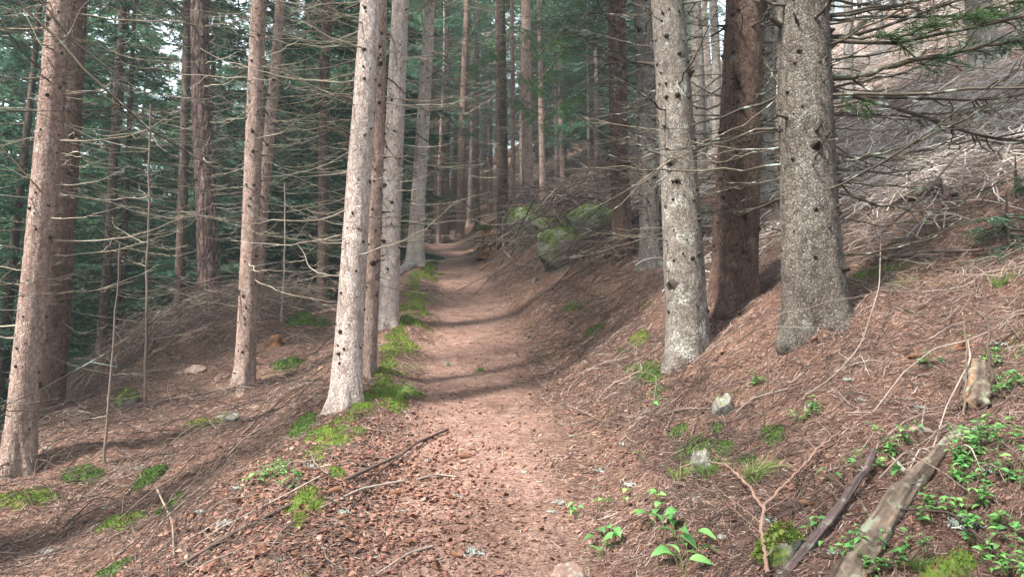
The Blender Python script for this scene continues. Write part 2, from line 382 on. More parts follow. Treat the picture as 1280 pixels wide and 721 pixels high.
# ------------------------------------------------------------------ dead branches (unit meshes, grow along +X)
def branch_lines(L, r0, rs, curl=.36, sag=.34, ntw=9, K=12, twl=.30):
    """list of (polyline, radii) for a bare sagging spruce branch"""
    t = np.linspace(0, 1, K); out = []
    y = np.cumsum(rs.normal(0, .016, K)) * L; z = L * (-sag * t + curl * t ** 2) + np.cumsum(rs.normal(0, .007, K)) * L
    y -= y[0]; z -= z[0]
    P = np.stack([L * t * .96, y, z], 1); out.append((P, r0 * (1 - .80 * t)))
    for k in range(ntw):
        a = rs.uniform(.18, .95); i = a * (K - 1); i0 = int(i)
        p = P[i0] + (P[min(i0 + 1, K - 1)] - P[i0]) * (i - i0)
        l = L * twl * (1.15 - a) * rs.uniform(.5, 1.5); sd = rs.choice([-1, 1]); an = rs.uniform(.5, 1.15) * sd
        u = np.linspace(0, 1, 6)
        Q = p + np.stack([np.cos(an) * l * u, np.sin(an) * l * u, l * (rs.uniform(-.45, .05) * u + .30 * u ** 2)], 1)
        Q[1:] += rs.normal(0, .03 * l, (5, 3)); out.append((Q, r0 * .42 * (1 - .75 * u)))
        if rs.random() < .5:
            q = Q[3]; l2 = l * .4; an2 = an + rs.choice([-1, 1]) * .7
            out.append((q + np.stack([np.cos(an2) * l2 * u, np.sin(an2) * l2 * u, -.1 * l2 * u], 1), r0 * .25 * (1 - .7 * u)))
    return out
def lines_to(g, lines, n0=5, n1=3, matid=0, rv=.5, xf=None):
    for k, (P, r) in enumerate(lines):
        Q = P if xf is None else xf(P)
        addstr(g, Q, np.asarray(r)[None], n0 if k == 0 else n1, matid, rv)
BR = []
for k in range(16):
    rs = np.random.default_rng(100 + k); g = G()
    lines_to(g, branch_lines(1.0, .0055, rs, rs.uniform(.1, .34), rs.uniform(.1, .34), rs.integers(5, 13)), rv=rs.uniform(.35, .9))
    BR.append((g.mesh("branch", M['deadwood']), g))
BRD = []
for k in range(12):
    rs = np.random.default_rng(300 + k); g = G()
    lines_to(g, branch_lines(1.0, .0068, rs, rs.uniform(.05, .3), rs.uniform(-.1, .25), rs.integers(8, 16), twl=.36), rv=rs.uniform(.2, .9))
    BRD.append(g.mesh("branch", M['deadwood_dark']))

# ------------------------------------------------------------------ trunks
def trunk_geo(axisf, radf, H, sides=28, dz=.06, zhi=6.5, flare=.5, seed=0, sink=.5, stubs=True, lumps=.02, ks=1.0):
    rs = np.random.default_rng(seed)
    hs = np.r_[np.arange(-sink, zhi, dz), np.linspace(zhi, H, max(4, int((H - zhi) / .8)))]
    a = np.arange(sides) * 2 * math.pi / sides
    A, Hh = np.meshgrid(a, hs)
    ph = rs.uniform(0, 6.28, 4)
    lob = .5 + .28 * np.sin(3 * A + ph[0]) + .3 * np.sin(5 * A + ph[1] + .5 * Hh)
    rr = radf(Hh) * (1 + 1.3 * flare * np.exp(-np.clip(Hh + .03, -.12, None) / .15) * lob + .15 * flare * np.exp(-np.clip(Hh, 0, None) / .6))
    ca, sa = np.cos(A), np.sin(A); ft = 1 + 3.0 * np.exp(-np.clip(Hh, 0, None) / .3) * (flare > .3)
    rr = rr * (1 + lumps * ft * fbm(ca * 1.7 + seed + Hh * .9, sa * 1.7 + Hh * 2.1, seed, 3) + lumps * .55 * ft * fbm(ca * 6 + Hh * 5, sa * 6 + Hh * 9, seed + 3, 2) + (lumps * .5 * fbm(ca * 17 + Hh * 21, sa * 17 + Hh * 31, seed + 5, 2) if sides > 40 else 0))
    cx, cy_ = axisf(Hh)
    v = np.stack([cx + rr * np.cos(A), cy_ + rr * np.sin(A), Hh], -1)
    g = G(); n = sides; K = len(hs)
    k = (np.arange(K - 1) * n)[:, None]; j = np.arange(n)[None]; j2 = (j + 1) % n
    g.add(v.reshape(-1, 3), np.stack([k + j, k + j2, k + n + j2, k + n + j], -1).reshape(-1, 4), 0)
    if stubs:
        h = .25
        P = []; rr_ = []; rv = []
        while h < min(H, zhi + 1):
            nb = rs.integers(3, 7) + (2 if ks > 1 else 0)
            for _ in range(nb):
                an = rs.uniform(0, 6.28); hh = h + rs.normal(0, .04); r = float(radf(np.array(hh)))
                c0 = axisf(np.array(hh)); d = np.array([math.cos(an), math.sin(an), rs.uniform(-.1, .35)])
                p = np.array([c0[0], c0[1], hh]); s = ks * float(np.exp(rs.normal(-.62, .45)))
                L = rs.choice([.006, .012, .022, .08], p=[.45, .3, .17, .08]) * s
                P.append([p + d * (r * .93), p + d * (r + .006), p + d * (r + .4 * L + .006), p + d * (r + L + .01)])
                rr_.append([.024 * s, .013 * s, .008 * s, .004 * s]); rv.append(rs.random())
            h += rs.uniform(.07, .19)
        addstr(g, np.array(P), np.array(rr_), 6, 1, np.array(rv))
    return g
def crown_geo(H, h0, Rmax, rs, dens=1.0, nl=.065, nw=.02, axisf=None, droop=.35, wsp=.42, sky=1.0, nper=7):
    """live foliage: whorls of drooping limbs, side twigs, needle tufts"""
    g = G(); T = []; TR = []; LP = []; LR = []; W = []; WR = []
    h = h0
    while h < H - .3:
        f = (H - h) / (H - h0 + 1e-6); L0 = Rmax * (f ** .75) * (1 if h > h0 + 1.2 else .6 + .4 * (h - h0) / 1.2)
        for b in range(rs.poisson(nper * dens * .9)):
            L = max(.25, L0 * rs.uniform(.55, 1.15)); an = rs.uniform(0, 6.283)
            K = 8; t = np.linspace(0, 1, K); cxy = axisf(np.array(h)) if axisf else (0, 0)
            rise = .25 * (1 - f)
            P = np.stack([L * t, .04 * L * np.cumsum(rs.normal(0, 1, K)) * .4, L * (-(droop - rise) * t + .28 * droop * t ** 3)], 1)
            P = rotz(P, an) + np.array([cxy[0], cxy[1], h + rs.uniform(-.2, .2)])
            LP.append(P); LR.append((.006 + .008 * L) * (1 - .8 * t))
            nt_ = int(L / .14 * 2 * dens) + 2
            tt = rs.uniform(.22, 1, nt_); ii = tt * (K - 1); i0 = np.minimum(ii.astype(int), K - 2); fr = (ii - i0)[:, None]
            B = P[i0] * (1 - fr) + P[i0 + 1] * fr; D = nrm(P[i0 + 1] - P[i0])
            S = nrm(np.cross(D, [0, 0, 1.])) * rs.choice([-1, 1], nt_)[:, None]
            tl = (.16 + .42 * L / 2.2 * np.sin(np.clip(1.15 - tt, 0, 1) * 1.9)) * rs.uniform(.6, 1.3, nt_)
            td = nrm(D * .75 + S * rs.uniform(.5, 1, nt_)[:, None] + np.array([0, 0, -.28]) * rs.uniform(0, 1.7, nt_)[:, None])
            W.append(np.stack([B, B + td * (tl * .5)[:, None], B + td * tl[:, None] + np.array([0, 0, -.03]) * 0], 1)); WR.append(np.stack([tl * 0 + .004, tl * 0 + .003, tl * 0 + .0015], 1))
            nn = 9
            u = (np.arange(nn) + .5) / nn
            for sgn in (-1, 1):
                base = B[:, None] + td[:, None] * (tl[:, None] * u[None])[..., None]
                sd = nrm(np.cross(td, [0, 0, 1.]))[:, None] * sgn
                o = nrm(td[:, None] * rs.uniform(.5, 1.1, (nt_, nn, 1)) + sd * rs.uniform(.4, 1.1, (nt_, nn, 1)) + rs.normal(0, .35, (nt_, nn, 3)))
                ln = nl * rs.uniform(.6, 1.4, (nt_, nn, 1)); 
                wv = nrm(np.cross(o, rs.normal(0, 1, (nt_, nn, 3)))) * (nw * .5)
                tri = np.stack([base - wv, base + wv, base + o * ln], 2)
                T.append(tri.reshape(-1, 3, 3)); TR.append(np.repeat(np.clip(rs.normal(.45, .16) + rs.normal(0, .12, nt_ * nn), 0, 1), 3))
        h += wsp * rs.uniform(.6, 1.3) / max(.5, dens)
    tri = np.concatenate(T); 
    g.add(tri.reshape(-1, 3), np.arange(len(tri) * 3).reshape(-1, 3), 0, np.concatenate(TR))
    lp = np.array(LP); addstr(g, lp, np.array(LR), 4, 1, rs.random(len(lp)))
    wp = np.concatenate(W); addstr(g, wp, np.concatenate(WR), 3, 1, rs.random(len(wp)))
    return g
def twigs_geo(n, h0, h1, radf, Lr, rs, r0=.007, axisf=None, sag=(.1, .45)):
    g = G()
    for _ in range(n):
        L = rs.uniform(*Lr); h = rs.uniform(h0, h1); an = rs.uniform(0, 6.283)
        c0 = axisf(np.array(h)) if axisf else (0, 0); r = float(radf(np.array(h)))
        ln = branch_lines(L, r0, rs, rs.uniform(.15, .5), rs.uniform(*sag), rs.integers(4, 10), K=7)
        lines_to(g, ln, 3, 3, 0, rs.uniform(0, 1), xf=lambda P: rotz(P + np.array([r * .8, 0, 0]), an) + np.array([c0[0], c0[1], h]))
    return g

HEROES = {}
def hero(key, bx, by, tx, wb, wt, bark, label, nbr=26, H=24, crown0=8.5, crownR=2.2, dark=False, Lr=(.5, 1.7), flare=.5,
         Y=None, group="tall spruces lining the path", hmin=.8, zhi=None, sides=30, name='spruce_tree', seed=None, crown=True, faces=None, hires=0):
    """tree whose foot shows at photo pixel (bx,by) and whose trunk leaves the frame top at tx; wb, wt widths in pixels"""
    seed = abs(hash(key)) % 9999 if seed is None else seed
    base = hit(bx, by)
    if Y is not None:
        p = at(bx, by, Y); base = np.array([p[0], p[1], ground_z(p[0], p[1])])
    rb0 = wb / F * base[1] / 2; d0 = nrm(base[:2] - EYE[:2]); bxy = base[:2] + d0 * rb0 * (1.15 + .8 * flare)
    base = np.array([bxy[0], bxy[1], float(ground_z(bxy[0], bxy[1]))])
    top = at(tx, 0, base[1]); dep = lambda p: p[1] * math.cos(PITCH) + (p[2] - 1.6) * math.sin(PITCH)
    hv = top[2] - base[2]; lean = (top[0] - base[0]) / hv
    rb = wb / F * dep(base) / 2; rt = wt / F * dep(top) / 2
    nbr = int(nbr * 2.8)
    rs = np.random.default_rng(seed)
    bend = rs.normal(0, .02, 2); leany = rs.normal(0, .006)
    def axisf(h):
        h = np.asarray(h, float); hc = np.clip(h, 0, None)
        return lean * h + bend[0] * np.sin(hc * 1.1) * .6, leany * h + bend[1] * np.sin(hc * .8) * .6
    def radf(h):
        h = np.asarray(h, float)
        lo = rb + (rt - rb) * np.clip(h, -.5, hv) / hv
        hi = rt * (1 - np.clip(h - hv, 0, None) / (H - hv) * .97)
        return np.where(h < hv, lo, hi) 
    root = empty(name, base); tag(root, label, 'tree', group)
    zh = zhi or min(hv + 1.0, 9)
    g = trunk_geo(axisf, radf, H, 72 if hires else sides, .022 if hires else .05, zh, flare, seed, lumps=.035, ks=1.4 if dark else 1.0)
    g.build('trunk', [M[bark], M['knot']], root)
    nb = 0
    lib = BRD if dark else [b[0] for b in BR]
    h = hmin
    while nb < nbr:
        h = hmin + (zh + .6 - hmin) * (nb + rs.uniform(0, .8)) / nbr
        an = rs.uniform(0, 6.283); r = float(radf(h)); c0 = axisf(h); L = rs.uniform(*Lr) * (.75 + .25 * min(1, h / 3))
        if faces is not None and rs.random() < .6: an = faces + rs.normal(0, .5)
        d = np.array([math.cos(an), math.sin(an)])
        if (base[1] + d[1] * L) < 2.3 and abs(base[0] + d[0] * L) < 2.5: an += math.pi; d = -d
        o = link('branch', lib[rs.integers(len(lib))], root, (c0[0] + d[0] * r * .9, c0[1] + d[1] * r * .9, h))
        o.rotation_euler = (rs.normal(0, .25), rs.uniform(-.25, .15), an); o.scale = (L, L, L * rs.uniform(.6, 1.2))
        nb += 1
    if crown:
        cg = crown_geo(H, max(crown0, zh - .5), crownR, rs, .7, .10, .035, axisf)
        cg.build('crown', [M['needles'], M['deadwood_dark']], root, smooth=False)
    HEROES[key] = (root, base, axisf, radf, lean)
    return root
VS = "tall spruces on the valley side of the path"; HS = "tall spruces on the uphill side of the path"; PE = "pale spruces at the left edge of the path"
hero('T1', 20, 600, 72, 34, 27, 'bark_pink', "pinkish brown spruce at the far left edge, standing in front of a darker twin", 20, seed=11, group=VS, Lr=(.5, 1.5), flare=.4, hires=1)
hero('T2', 66, 505, 98, 25, 19, 'bark_brown', "dark brown spruce tucked right behind the pinkish trunk at the far left", 18, seed=12, group=VS, Y=7.4)
hero('T5', 262, 425, 248, 27, 21, 'bark_pine', "scaly furrowed reddish grey trunk rising from the brushwood mound", 34, seed=13, group=VS, Y=10.4, name='pine_tree', Lr=(.7, 2.0))
hero('T6', 305, 490, 326, 24, 18, 'bark_pink', "slim pink barked spruce standing alone on the slope between the mound and the pale trunks", 22, seed=14, group=VS, flare=.5)
hero('T7', 318, 445, 349, 15, 12, 'bark_pink', "thin leaning spruce half hidden behind the slim pink barked one", 24, seed=15, group=VS, Y=9.6)
hero('T8', 432, 512, 463, 35, 26, 'bark_pale', "pale pink spruce nearest the camera of the cluster at the left path edge", 26, seed=16, group=PE, faces=3.0, flare=.31, hires=1, Lr=(.5, 1.5))
hero('T9', 459, 472, 477, 19, 16, 'bark_pink', "narrow browner spruce squeezed between the two palest trunks of the cluster", 12, seed=17, group=PE)
hero('T10', 484, 412, 500, 27, 21, 'bark_pale', "second pale spruce of the cluster, its foot in green moss at the path edge", 30, seed=18, group=PE, flare=.35, Lr=(.6, 1.7))
hero('T11', 518, 334, 538, 20, 13, 'bark_pale', "farthest pale spruce of the left path edge, leaning right by a bright moss bank", 48, seed=19, group=PE, Lr=(.8, 2.3))
hero('T14', 629, 268, 625, 15, 13, 'bark_dark', "dark reddish trunk behind the rotten stump at the bend", 50, seed=20, group=HS, dark=False, Lr=(.7, 2.2), Y=20.5)
hero('T16', 660, 262, 657, 14, 12, 'bark_pink', "pinkish grey trunk standing above the mossy boulders at the bend", 46, seed=21, group=HS, Lr=(.7, 2.0), Y=19.5)
hero('T17', 779, 325, 769, 25, 21, 'bark_brown', "slim red brown spruce just right of the mossy boulder", 38, seed=22, group=HS, dark=True, Lr=(.6, 1.9))
hero('T18', 813, 338, 804, 24, 22, 'bark_grey', "slim grey spruce close behind the large pale grey trunk", 30, seed=23, group=HS, dark=True, Lr=(.6, 1.8))
hero('T19', 860, 456, 833, 52, 39, 'bark_grey', "large pale grey spruce with many dark knots at the right edge of the path", 16, seed=24, group=HS, dark=True, Lr=(.5, 1.3), flare=.3, H=27, hires=1)
hero('T21', 917, 388, 930, 56, 45, 'bark_brown', "thick red brown spruce between the two big grey trunks", 24, seed=25, group=HS, dark=True, Lr=(.6, 1.7), H=28, flare=.35, hires=1)
hero('T22', 1020, 420, 1004, 70, 60, 'bark_rough', "thickest grey trunk with a flared lichen covered foot on the bank", 30, seed=26, group=HS, dark=True, Lr=(.8, 2.6), H=28, flare=.32, faces=.1, hires=1)
hero('T23', 1238, 152, 1222, 34, 28, 'bark_grey', "weathered grey brown trunk high on the slope at the upper right", 24, seed=27, group=HS, dark=True, Lr=(.6, 1.8), Y=13.5)
hero('T3', 128, 425, 155, 13, 8, 'bark_dark', "thin dark spruce standing beyond the mossy rock on the valley side", 40, seed=28, group=VS, dark=True, Y=13, Lr=(.6, 1.7))
hero('T4', 225, 408, 236, 13, 10, 'bark_dark', "slim brown spruce just left of the scaly furrowed trunk", 36, seed=29, group=VS, Y=12.5, Lr=(.6, 1.8))
hero('T13', 403, 345, 409, 14, 12, 'bark_dark', "dark trunk in the shade left of the pale cluster", 44, seed=30, group=VS, Y=14, Lr=(.7, 2.2))
hero('T15', 642, 268, 640, 6, 5, 'bark_pink', "thin straight pole of a young spruce between the two trunks at the bend", 26, seed=31, group=HS, Y=20.0, H=12, crownR=.9, Lr=(.4, 1.1))
hero('T24', 957, 300, 962, 22, 19, 'bark_grey', "grey trunk standing back on the slope between the brown and the thickest trunk", 26, seed=32, group=HS, Y=10.2, dark=True, Lr=(.6, 1.6))

# ------------------------------------------------------------------ background forest: a few kinds copied many times
def bg_kind(seed, H, h0, Rm, r0, bark, ntw, Lr, dens, nl, nw, tmax, twh=None, sides=10, dead='deadwood_dark'):
    rs = np.random.default_rng(seed); bend = rs.normal(0, .06, 2)
    axf = lambda h: (bend[0] * np.sin(np.asarray(h) * .4), bend[1] * np.sin(np.asarray(h) * .3))
    rf = lambda h: r0 * (1 - .93 * np.clip(np.asarray(h, float), 0, None) / H)
    tg = trunk_geo(axf, rf, H, sides, .25, 6, .5, seed, sink=1.2, stubs=False)
    tg2 = tg.mesh('trunk', [M[bark]])
    cr = crown_geo(H, h0, Rm, rs, dens, nl, nw, axf).mesh('crown', [M['needles'], M['deadwood_dark']], False)
    tw = twigs_geo(ntw, .5, tmax, rf, Lr, rs, .006, axf).mesh('dead_twigs', [M[dead]]) if ntw else None
    return tg2, cr, tw
KINDS = {
 'young1': bg_kind(51, 16, .8, 2.3, .10, 'bark_dark', 60, (.5, 1.3), .95, .095, .032, 5),
 'young2': bg_kind(52, 19, 1.8, 2.4, .12, 'bark_dark', 90, (.6, 1.6), .85, .095, .032, 6),
 'old1': bg_kind(53, 25, 8.0, 2.4, .17, 'bark_brown', 190, (.7, 2.3), .55, .11, .04, 10),
 'old2': bg_kind(54, 23, 6.0, 2.4, .14, 'bark_pink', 190, (.7, 2.2), .6, .11, .04, 8, dead='deadwood'),
 'old3': bg_kind(55, 26, 9.5, 2.2, .20, 'bark_grey', 130, (.6, 1.8), .5, .12, .04, 10, dead='deadwood'),
 'thin': bg_kind(56, 14, 5.5, 1.1, .055, 'bark_pink', 120, (.3, 1.1), .6, .09, .03, 6),
}
taken = [tuple(v[1][:2]) for v in HEROES.values()]
def bg_tree(kind, x, y, label, group, s=1.0, name='spruce_tree'):
    z = float(smooth_z(x, y)); root = empty(name, (x, y, z)); tag(root, label, 'tree', group)
    root.scale = (s, s, s * rng.uniform(.9, 1.12)); root.rotation_euler = (rng.normal(0, .012), rng.normal(0, .012), rng.uniform(0, 6.28))
    tk, cr, tw = KINDS[kind]
    link('trunk', tk, root); link('crown', cr, root)
    if tw:
        o = link('dead_twigs', tw, root); o["kind"] = "stuff"
    taken.append((x, y)); return root
def free(x, y, d):
    return all((x - a) ** 2 + (y - b) ** 2 > d * d for a, b in taken)
def px_of(x, y, z):
    c, s = math.cos(PITCH), math.sin(PITCH); dz = z - 1.6; f = c * y + s * dz; u = -s * y + c * dz
    return CX + F * x / f, CY - F * u / f
def scatter(n, xr_, yr_, kinds, probs, label, group, dmin, cond=None, srange=(.85, 1.15)):
    k = 0; tries = 0
    while k < n and tries < n * 60:
        tries += 1
        x = rng.uniform(*xr_); y = rng.uniform(*yr_)
        s = x - path_x(y)
        if abs(s) < 1.3 or not free(x, y, dmin): continue
        if cond and not cond(x, y): continue
        bg_tree(rng.choice(kinds, p=probs), x, y, label, group, rng.uniform(*srange)); k += 1
# valley side, seen left of the pale cluster
def pxc(lo, hi):
    return lambda x, y: lo < px_of(x, y, smooth_z(x, y) + 2)[0] < hi
scatter(30, (-17, -3), (13.5, 24), ['young1', 'young2', 'old2', 'thin'], [.5, .30, .05, .15], "slender spruce with green boughs just beyond the mound on the valley side", "spruces beyond the mound", 1.9, pxc(-60, 470))
scatter(105, (-45, -4), (22, 50), ['young1', 'young2', 'old1', 'old2'], [.6, .34, .03, .03], "green spruce deep in the valley side forest", "spruces deep in the valley side forest", 2.4, pxc(-120, 520))
scatter(75, (-80, -14), (50, 95), ['young1', 'young2'], [.5, .5], "hazy spruce farthest down the valley side", "spruces farthest down the valley side", 3.0, pxc(-120, 560), (1.1, 1.6))
# end of the path: dark close stand
for (px, Yd, kd, s) in ((537, 27, 'old1', .9), (549, 26, 'old2', .7), (558, 28, 'old1', .8), (575, 25.5, 'old1', 1.0), (597, 29, 'old1', .75), (612, 33, 'old1', .8), (586, 34, 'thin', 1.3), (543, 31, 'old1', .9), (527, 29, 'old1', .8), (566, 36, 'old1', 1), (606, 41, 'old1', 1)):
    p = at(px, 290, Yd); bg_tree(kd, p[0], p[1], "dark trunk in the close stand where the path disappears", "dark trunks where the path disappears", s)
scatter(22, (-16, -1.5), (24, 46), ['old1', 'old2', 'thin'], [.6, .25, .15], "dark trunk in the close stand where the path disappears", "dark trunks where the path disappears", 1.5, pxc(430, 612))
scatter(26, (-22, 4), (44, 90), ['young2', 'young1'], [.5, .5], "spruce seen behind the dark stand at the end of the path", "spruces behind the end of the path", 3.0, pxc(470, 680))
# uphill side
scatter(15, (-.2, 6), (21, 40), ['old2', 'thin', 'young2', 'old1'], [.2, .2, .5, .1], "spruce on the slope above the bend, behind the mossy boulders", "spruces above the bend", 1.8, pxc(650, 775))
scatter(20, (1, 24), (40, 75), ['young2', 'old2', 'young1'], [.45, .1, .45], "green spruce far up the slope beyond the bend", "spruces far up the slope", 3.2, pxc(640, 860))
for (px, Yd, kd, s) in ((873, 17, 'old3', .85), (895, 19, 'old3', .7), (882, 26, 'old3', .9), (1062, 19, 'old3', .7), (1152, 20, 'old3', .55), (1176, 17, 'thin', 1.2), (1110, 24, 'old3', .7), (990, 21, 'old3', .8), (1085, 27, 'thin', 1.6)):
    p = at(px, 150, Yd); bg_tree(kd, p[0], p[1], "pale trunk standing on the brushy hillside behind the big right-hand trunks", "pale trunks on the brushy hillside", s)
scatter(14, (8, 40), (26, 60), ['old3', 'old2', 'young2'], [.5, .3, .2], "spruce near the top of the brushy hillside", "spruces near the top of the hillside", 3.5, pxc(850, 1400))
# gaps shaped in the canopy for sun: no added crown closes these spots
GAPS = [(-1.35, 5.6, 3.6), (-1.4, 8.2, 4.0), (-.2, 5.3, 1.2), (-.25, 3.2, .7), (7, 12, 6.5)]
def gap_ok(x, y):
    for (tx, ty, tz) in GAPS:
        for hgt in np.arange(6.5, 24, 1.5):
            k = hgt / SUN[2]
            if (tx + SUN[0] * k - x) ** 2 + (ty + SUN[1] * k - y) ** 2 < 1.35 ** 2: return False
    return True
# unseen trees added beside and behind the viewpoint to shade the place
for (x, y, kd, s) in ((-3.9, 2.4, 'old1', .9), (-6.5, 1.5, 'old1', 1), (-7.5, 5.0, 'old2', 1), (-9.5, 8, 'old1', 1), (-5, -2.5, 'old3', 1), (-9, -4, 'old1', 1.1), (-2.5, -5, 'old1', 1),
                  (3.5, -2.5, 'old1', 1), (5.4, 1.2, 'old3', 1), (7.5, 4.0, 'old1', 1), (9.5, 7.5, 'old3', 1), (1.5, -8, 'old1', 1), (-12, 2, 'old1', 1), (-13, 10, 'young2', 1.1), (6, -7, 'old3', 1),
                  (-7, -9, 'old1', 1.1), (-15, -8, 'old1', 1.1)):
    if not gap_ok(x, y): continue
    bg_tree(kd, x, y, "unseen spruce added for shade beside or behind the viewpoint, outside the picture", "added shade spruces around the viewpoint", s)

scatter(44, (-22, -4), (-15, 3.2), ['young2', 'old1', 'old2'], [.5, .3, .2], "unseen spruce added for shade beside or behind the viewpoint, outside the picture", "added shade spruces around the viewpoint", 1.7, lambda x, y: gap_ok(x, y))
# ------------------------------------------------------------------ forest floor: litter, sticks, moss, stones, plants
def samp(n, y0, y1, pw, xl_, xr__):
    """world points, denser close by: y with density y^-pw, x between xl_*y-1 and xr__*y+1"""
    u = rng.random(n); e = 1 - pw + 1e-4
    y = (y0 ** e + u * (y1 ** e - y0 ** e)) ** (1 / e)
    x = rng.uniform(0, 1, n) * ((xr__ - xl_) * y + 2) + xl_ * y - 1
    return x, y
def lay(x, y, L, an, r, curl=.15, lift=.004, tilt=0.0, K=3):
    """curved slivers lying on the floor"""
    n = len(x); t = np.linspace(-.5, .5, K)[None]
    c = rng.normal(0, curl, n)[:, None] * (t ** 2 * 4 - .5) * .5
    dx = (t * np.cos(an)[:, None] - c * np.sin(an)[:, None]) * L[:, None]; dy = (t * np.sin(an)[:, None] + c * np.cos(an)[:, None]) * L[:, None]
    px_ = x[:, None] + dx; py_ = y[:, None] + dy
    zc = ground_z(px_, py_)
    if K > 2:
        m = zc.max(1, keepdims=True) * .0
    pz = zc + lift + rng.random((n, 1)) * lift * 2 + tilt * rng.normal(0, 1, (n, 1)) * t * L[:, None]
    pz = np.maximum(pz, zc + .001)
    return np.stack([px_, py_, pz], -1)
def cluster(x, y, sc, seed, lo, hi): return sst(lo, hi, vnoise(x * sc, y * sc, seed))
# fine needles and slivers
x, y = samp(190000, 1.7, 15, 1.15, -1.0, 1.0)
s_ = x - path_x(y); on = np.abs(s_) < .45
keep = rng.random(len(x)) < np.where(on, .15 + .5 * cluster(x, y, 2.3, 88, .35, .65), .45 + .55 * cluster(x, y, 1.7, 77, .3, .6)); x, y, on = x[keep], y[keep], on[keep]
sc = (y / 4) ** .55
L = rng.gamma(3, .010, len(x)) * sc + .010; L = np.where(on, L * .6, L)
r = rng.uniform(.0008, .0022, len(x)) * sc
P = lay(x, y, L, rng.uniform(0, 3.14159, len(x)), r, .3, .004, .3)
v = np.clip(rng.normal(.47, .30, len(x)) + .25 * fbm(x * 1.3, y * 1.3, 9, 2), 0, 1)
g = G(); addstr(g, P, np.stack([r * .6, r, r * .5], 1), 3, 0, v)
o = g.build("needle_litter", M['litter'], smooth=False); tag(o, "reddish brown fallen needles covering the forest floor", "needle litter", kind="stuff")
# dead twigs lying thickly off the path
x, y = samp(30000, 1.8, 20, 1.0, -1.0, 1.0); s_ = x - path_x(y)
right = s_ > 0
dens = np.where(np.abs(s_) < .55, .03, np.where(right, .25 + .75 * cluster(x, y, .8, 41, .35, .65), .25 + .75 * cluster(x, y, .8, 43, .35, .65)))
dens = np.where((s_ > .5) & (s_ < 2.2) & (y < 12), dens * .75 + .25, dens)
k = rng.random(len(x)) < dens; x, y = x[k], y[k]; n_ = len(x); sc = (y / 4.5) ** .6
L = rng.gamma(2.4, .045, n_) * sc + .03; r = rng.uniform(.0013, .0032, n_) * sc
P = lay(x, y, L, rng.uniform(0, 3.1416, n_), r, .3, .006, .2, 5); P[:, 1:4, :2] += rng.normal(0, 1, (n_, 3, 2)) * (.03 * L)[:, None, None]
g = G(); addstr(g, P, r[:, None] * np.array([1, .95, .85, .7, .4])[None], 4, 0, np.clip(rng.beta(1.4, 2.4, n_), 0, 1))
o = g.build("twig_litter", M['stick']); tag(o, "thin dead twigs strewn over both banks", "twig litter", kind="stuff")
# brushwood: long pale sticks on the hillside and on the valley side
def brush(n, xa, xb, ya, yb, Lm, rm, name, label, lift=.03, hd=None, mat_='stick', lo=.0, cond=None, tilt=.2, rv=(.35, 1), K=7, curl=.28):
    x = rng.uniform(xa, xb, n * 2); y = rng.uniform(ya, yb, n * 2); s_ = x - path_x(y)
    ok = (np.abs(s_) > .85)
    if cond is not None: ok &= cond(x, y)
    x, y = x[ok][:n], y[ok][:n]; n = len(x)
    L = rng.gamma(3, Lm / 3, n) + .1; r = rng.uniform(.5, 1.3, n) * rm
    an = rng.uniform(0, 3.1416, n) if hd is None else rng.normal(hd, 1.1, n)
    P = lay(x, y, L, an, r, curl, lift, tilt, K)
    P[:, 1:, :2] += np.cumsum(rng.normal(0, 1, (n, K - 1, 2)), 1) * (.018 * L)[:, None, None]; P[:, :, 2] = np.maximum(P[:, :, 2], ground_z(P[:, :, 0], P[:, :, 1]) + .001)
    P[:, :, 2] += (rng.random(n) * lift * 1.5)[:, None] * np.sin(np.linspace(0, 3.14, K))[None]
    g = G(); addstr(g, P, r[:, None] * np.linspace(1, .35, K)[None], 4, 0, rng.uniform(rv[0], rv[1], n))
    # side twigs
    m = n; i = rng.integers(0, n, m); kk = rng.integers(2, K - 2, m); B = P[i, kk]; l = L[i] * rng.uniform(.15, .4, m); a2 = an[i] + rng.choice([-1, 1], m) * rng.uniform(.4, 1.1, m)
    t = np.linspace(0, 1, 4)[None]
    Q = np.stack([B[:, :1] + np.cos(a2)[:, None] * l[:, None] * t, B[:, 1:2] + np.sin(a2)[:, None] * l[:, None] * t, 0 * t + B[:, 2:3]], -1)
    gz = ground_z(Q[..., 0], Q[..., 1]); Q[..., 2] = np.maximum(Q[..., 2] + (l[:, None] * t * rng.normal(.05, .25, (m, 1))), gz + .002)
    addstr(g, Q, (r[i] * .45)[:, None] * np.linspace(1, .4, 4)[None], 3, 0, rng.uniform(rv[0], rv[1], m))
    o = g.build(name, M[mat_]); tag(o, label, "brushwood", kind="stuff"); return o
brush(8500, 1.5, 24, 6.5, 36, .62, .0095, "brushwood", "pale dead sticks littering the hillside at the upper right", .05, cond=lambda x, y: x > .12 * y + .8, rv=(.1, 1), mat_='stick_pale')
brush(1500, 1.6, 5.5, 2.5, 8, .20, .0028, "brushwood", "thin dead sticks matted on the near right bank", .02, cond=lambda x, y: (x < 1.0 * y + 1) & (vnoise(x * 1.1, y * 1.1, 5) > .45))
brush(3400, -9, -1.5, 3.0, 12.5, .30, .0040, "brushwood", "grey brown sticks matted on the valley side slope", .05, hd=.6, rv=(.0, .6))
brush(900, -6.8, -3.2, 8.6, 11.6, .8, .006, "brushwood", "tangle of dead sticks on the mound below the furrowed trunk", .16, hd=.4, rv=(.15, .75), tilt=.35)
brush(520, .9, 2.6, 9.5, 12.5, .7, .007, "brushwood", "dark dead sticks heaped in the hollow below the mossy boulder", .13, hd=.9, rv=(.0, .6), tilt=.35)
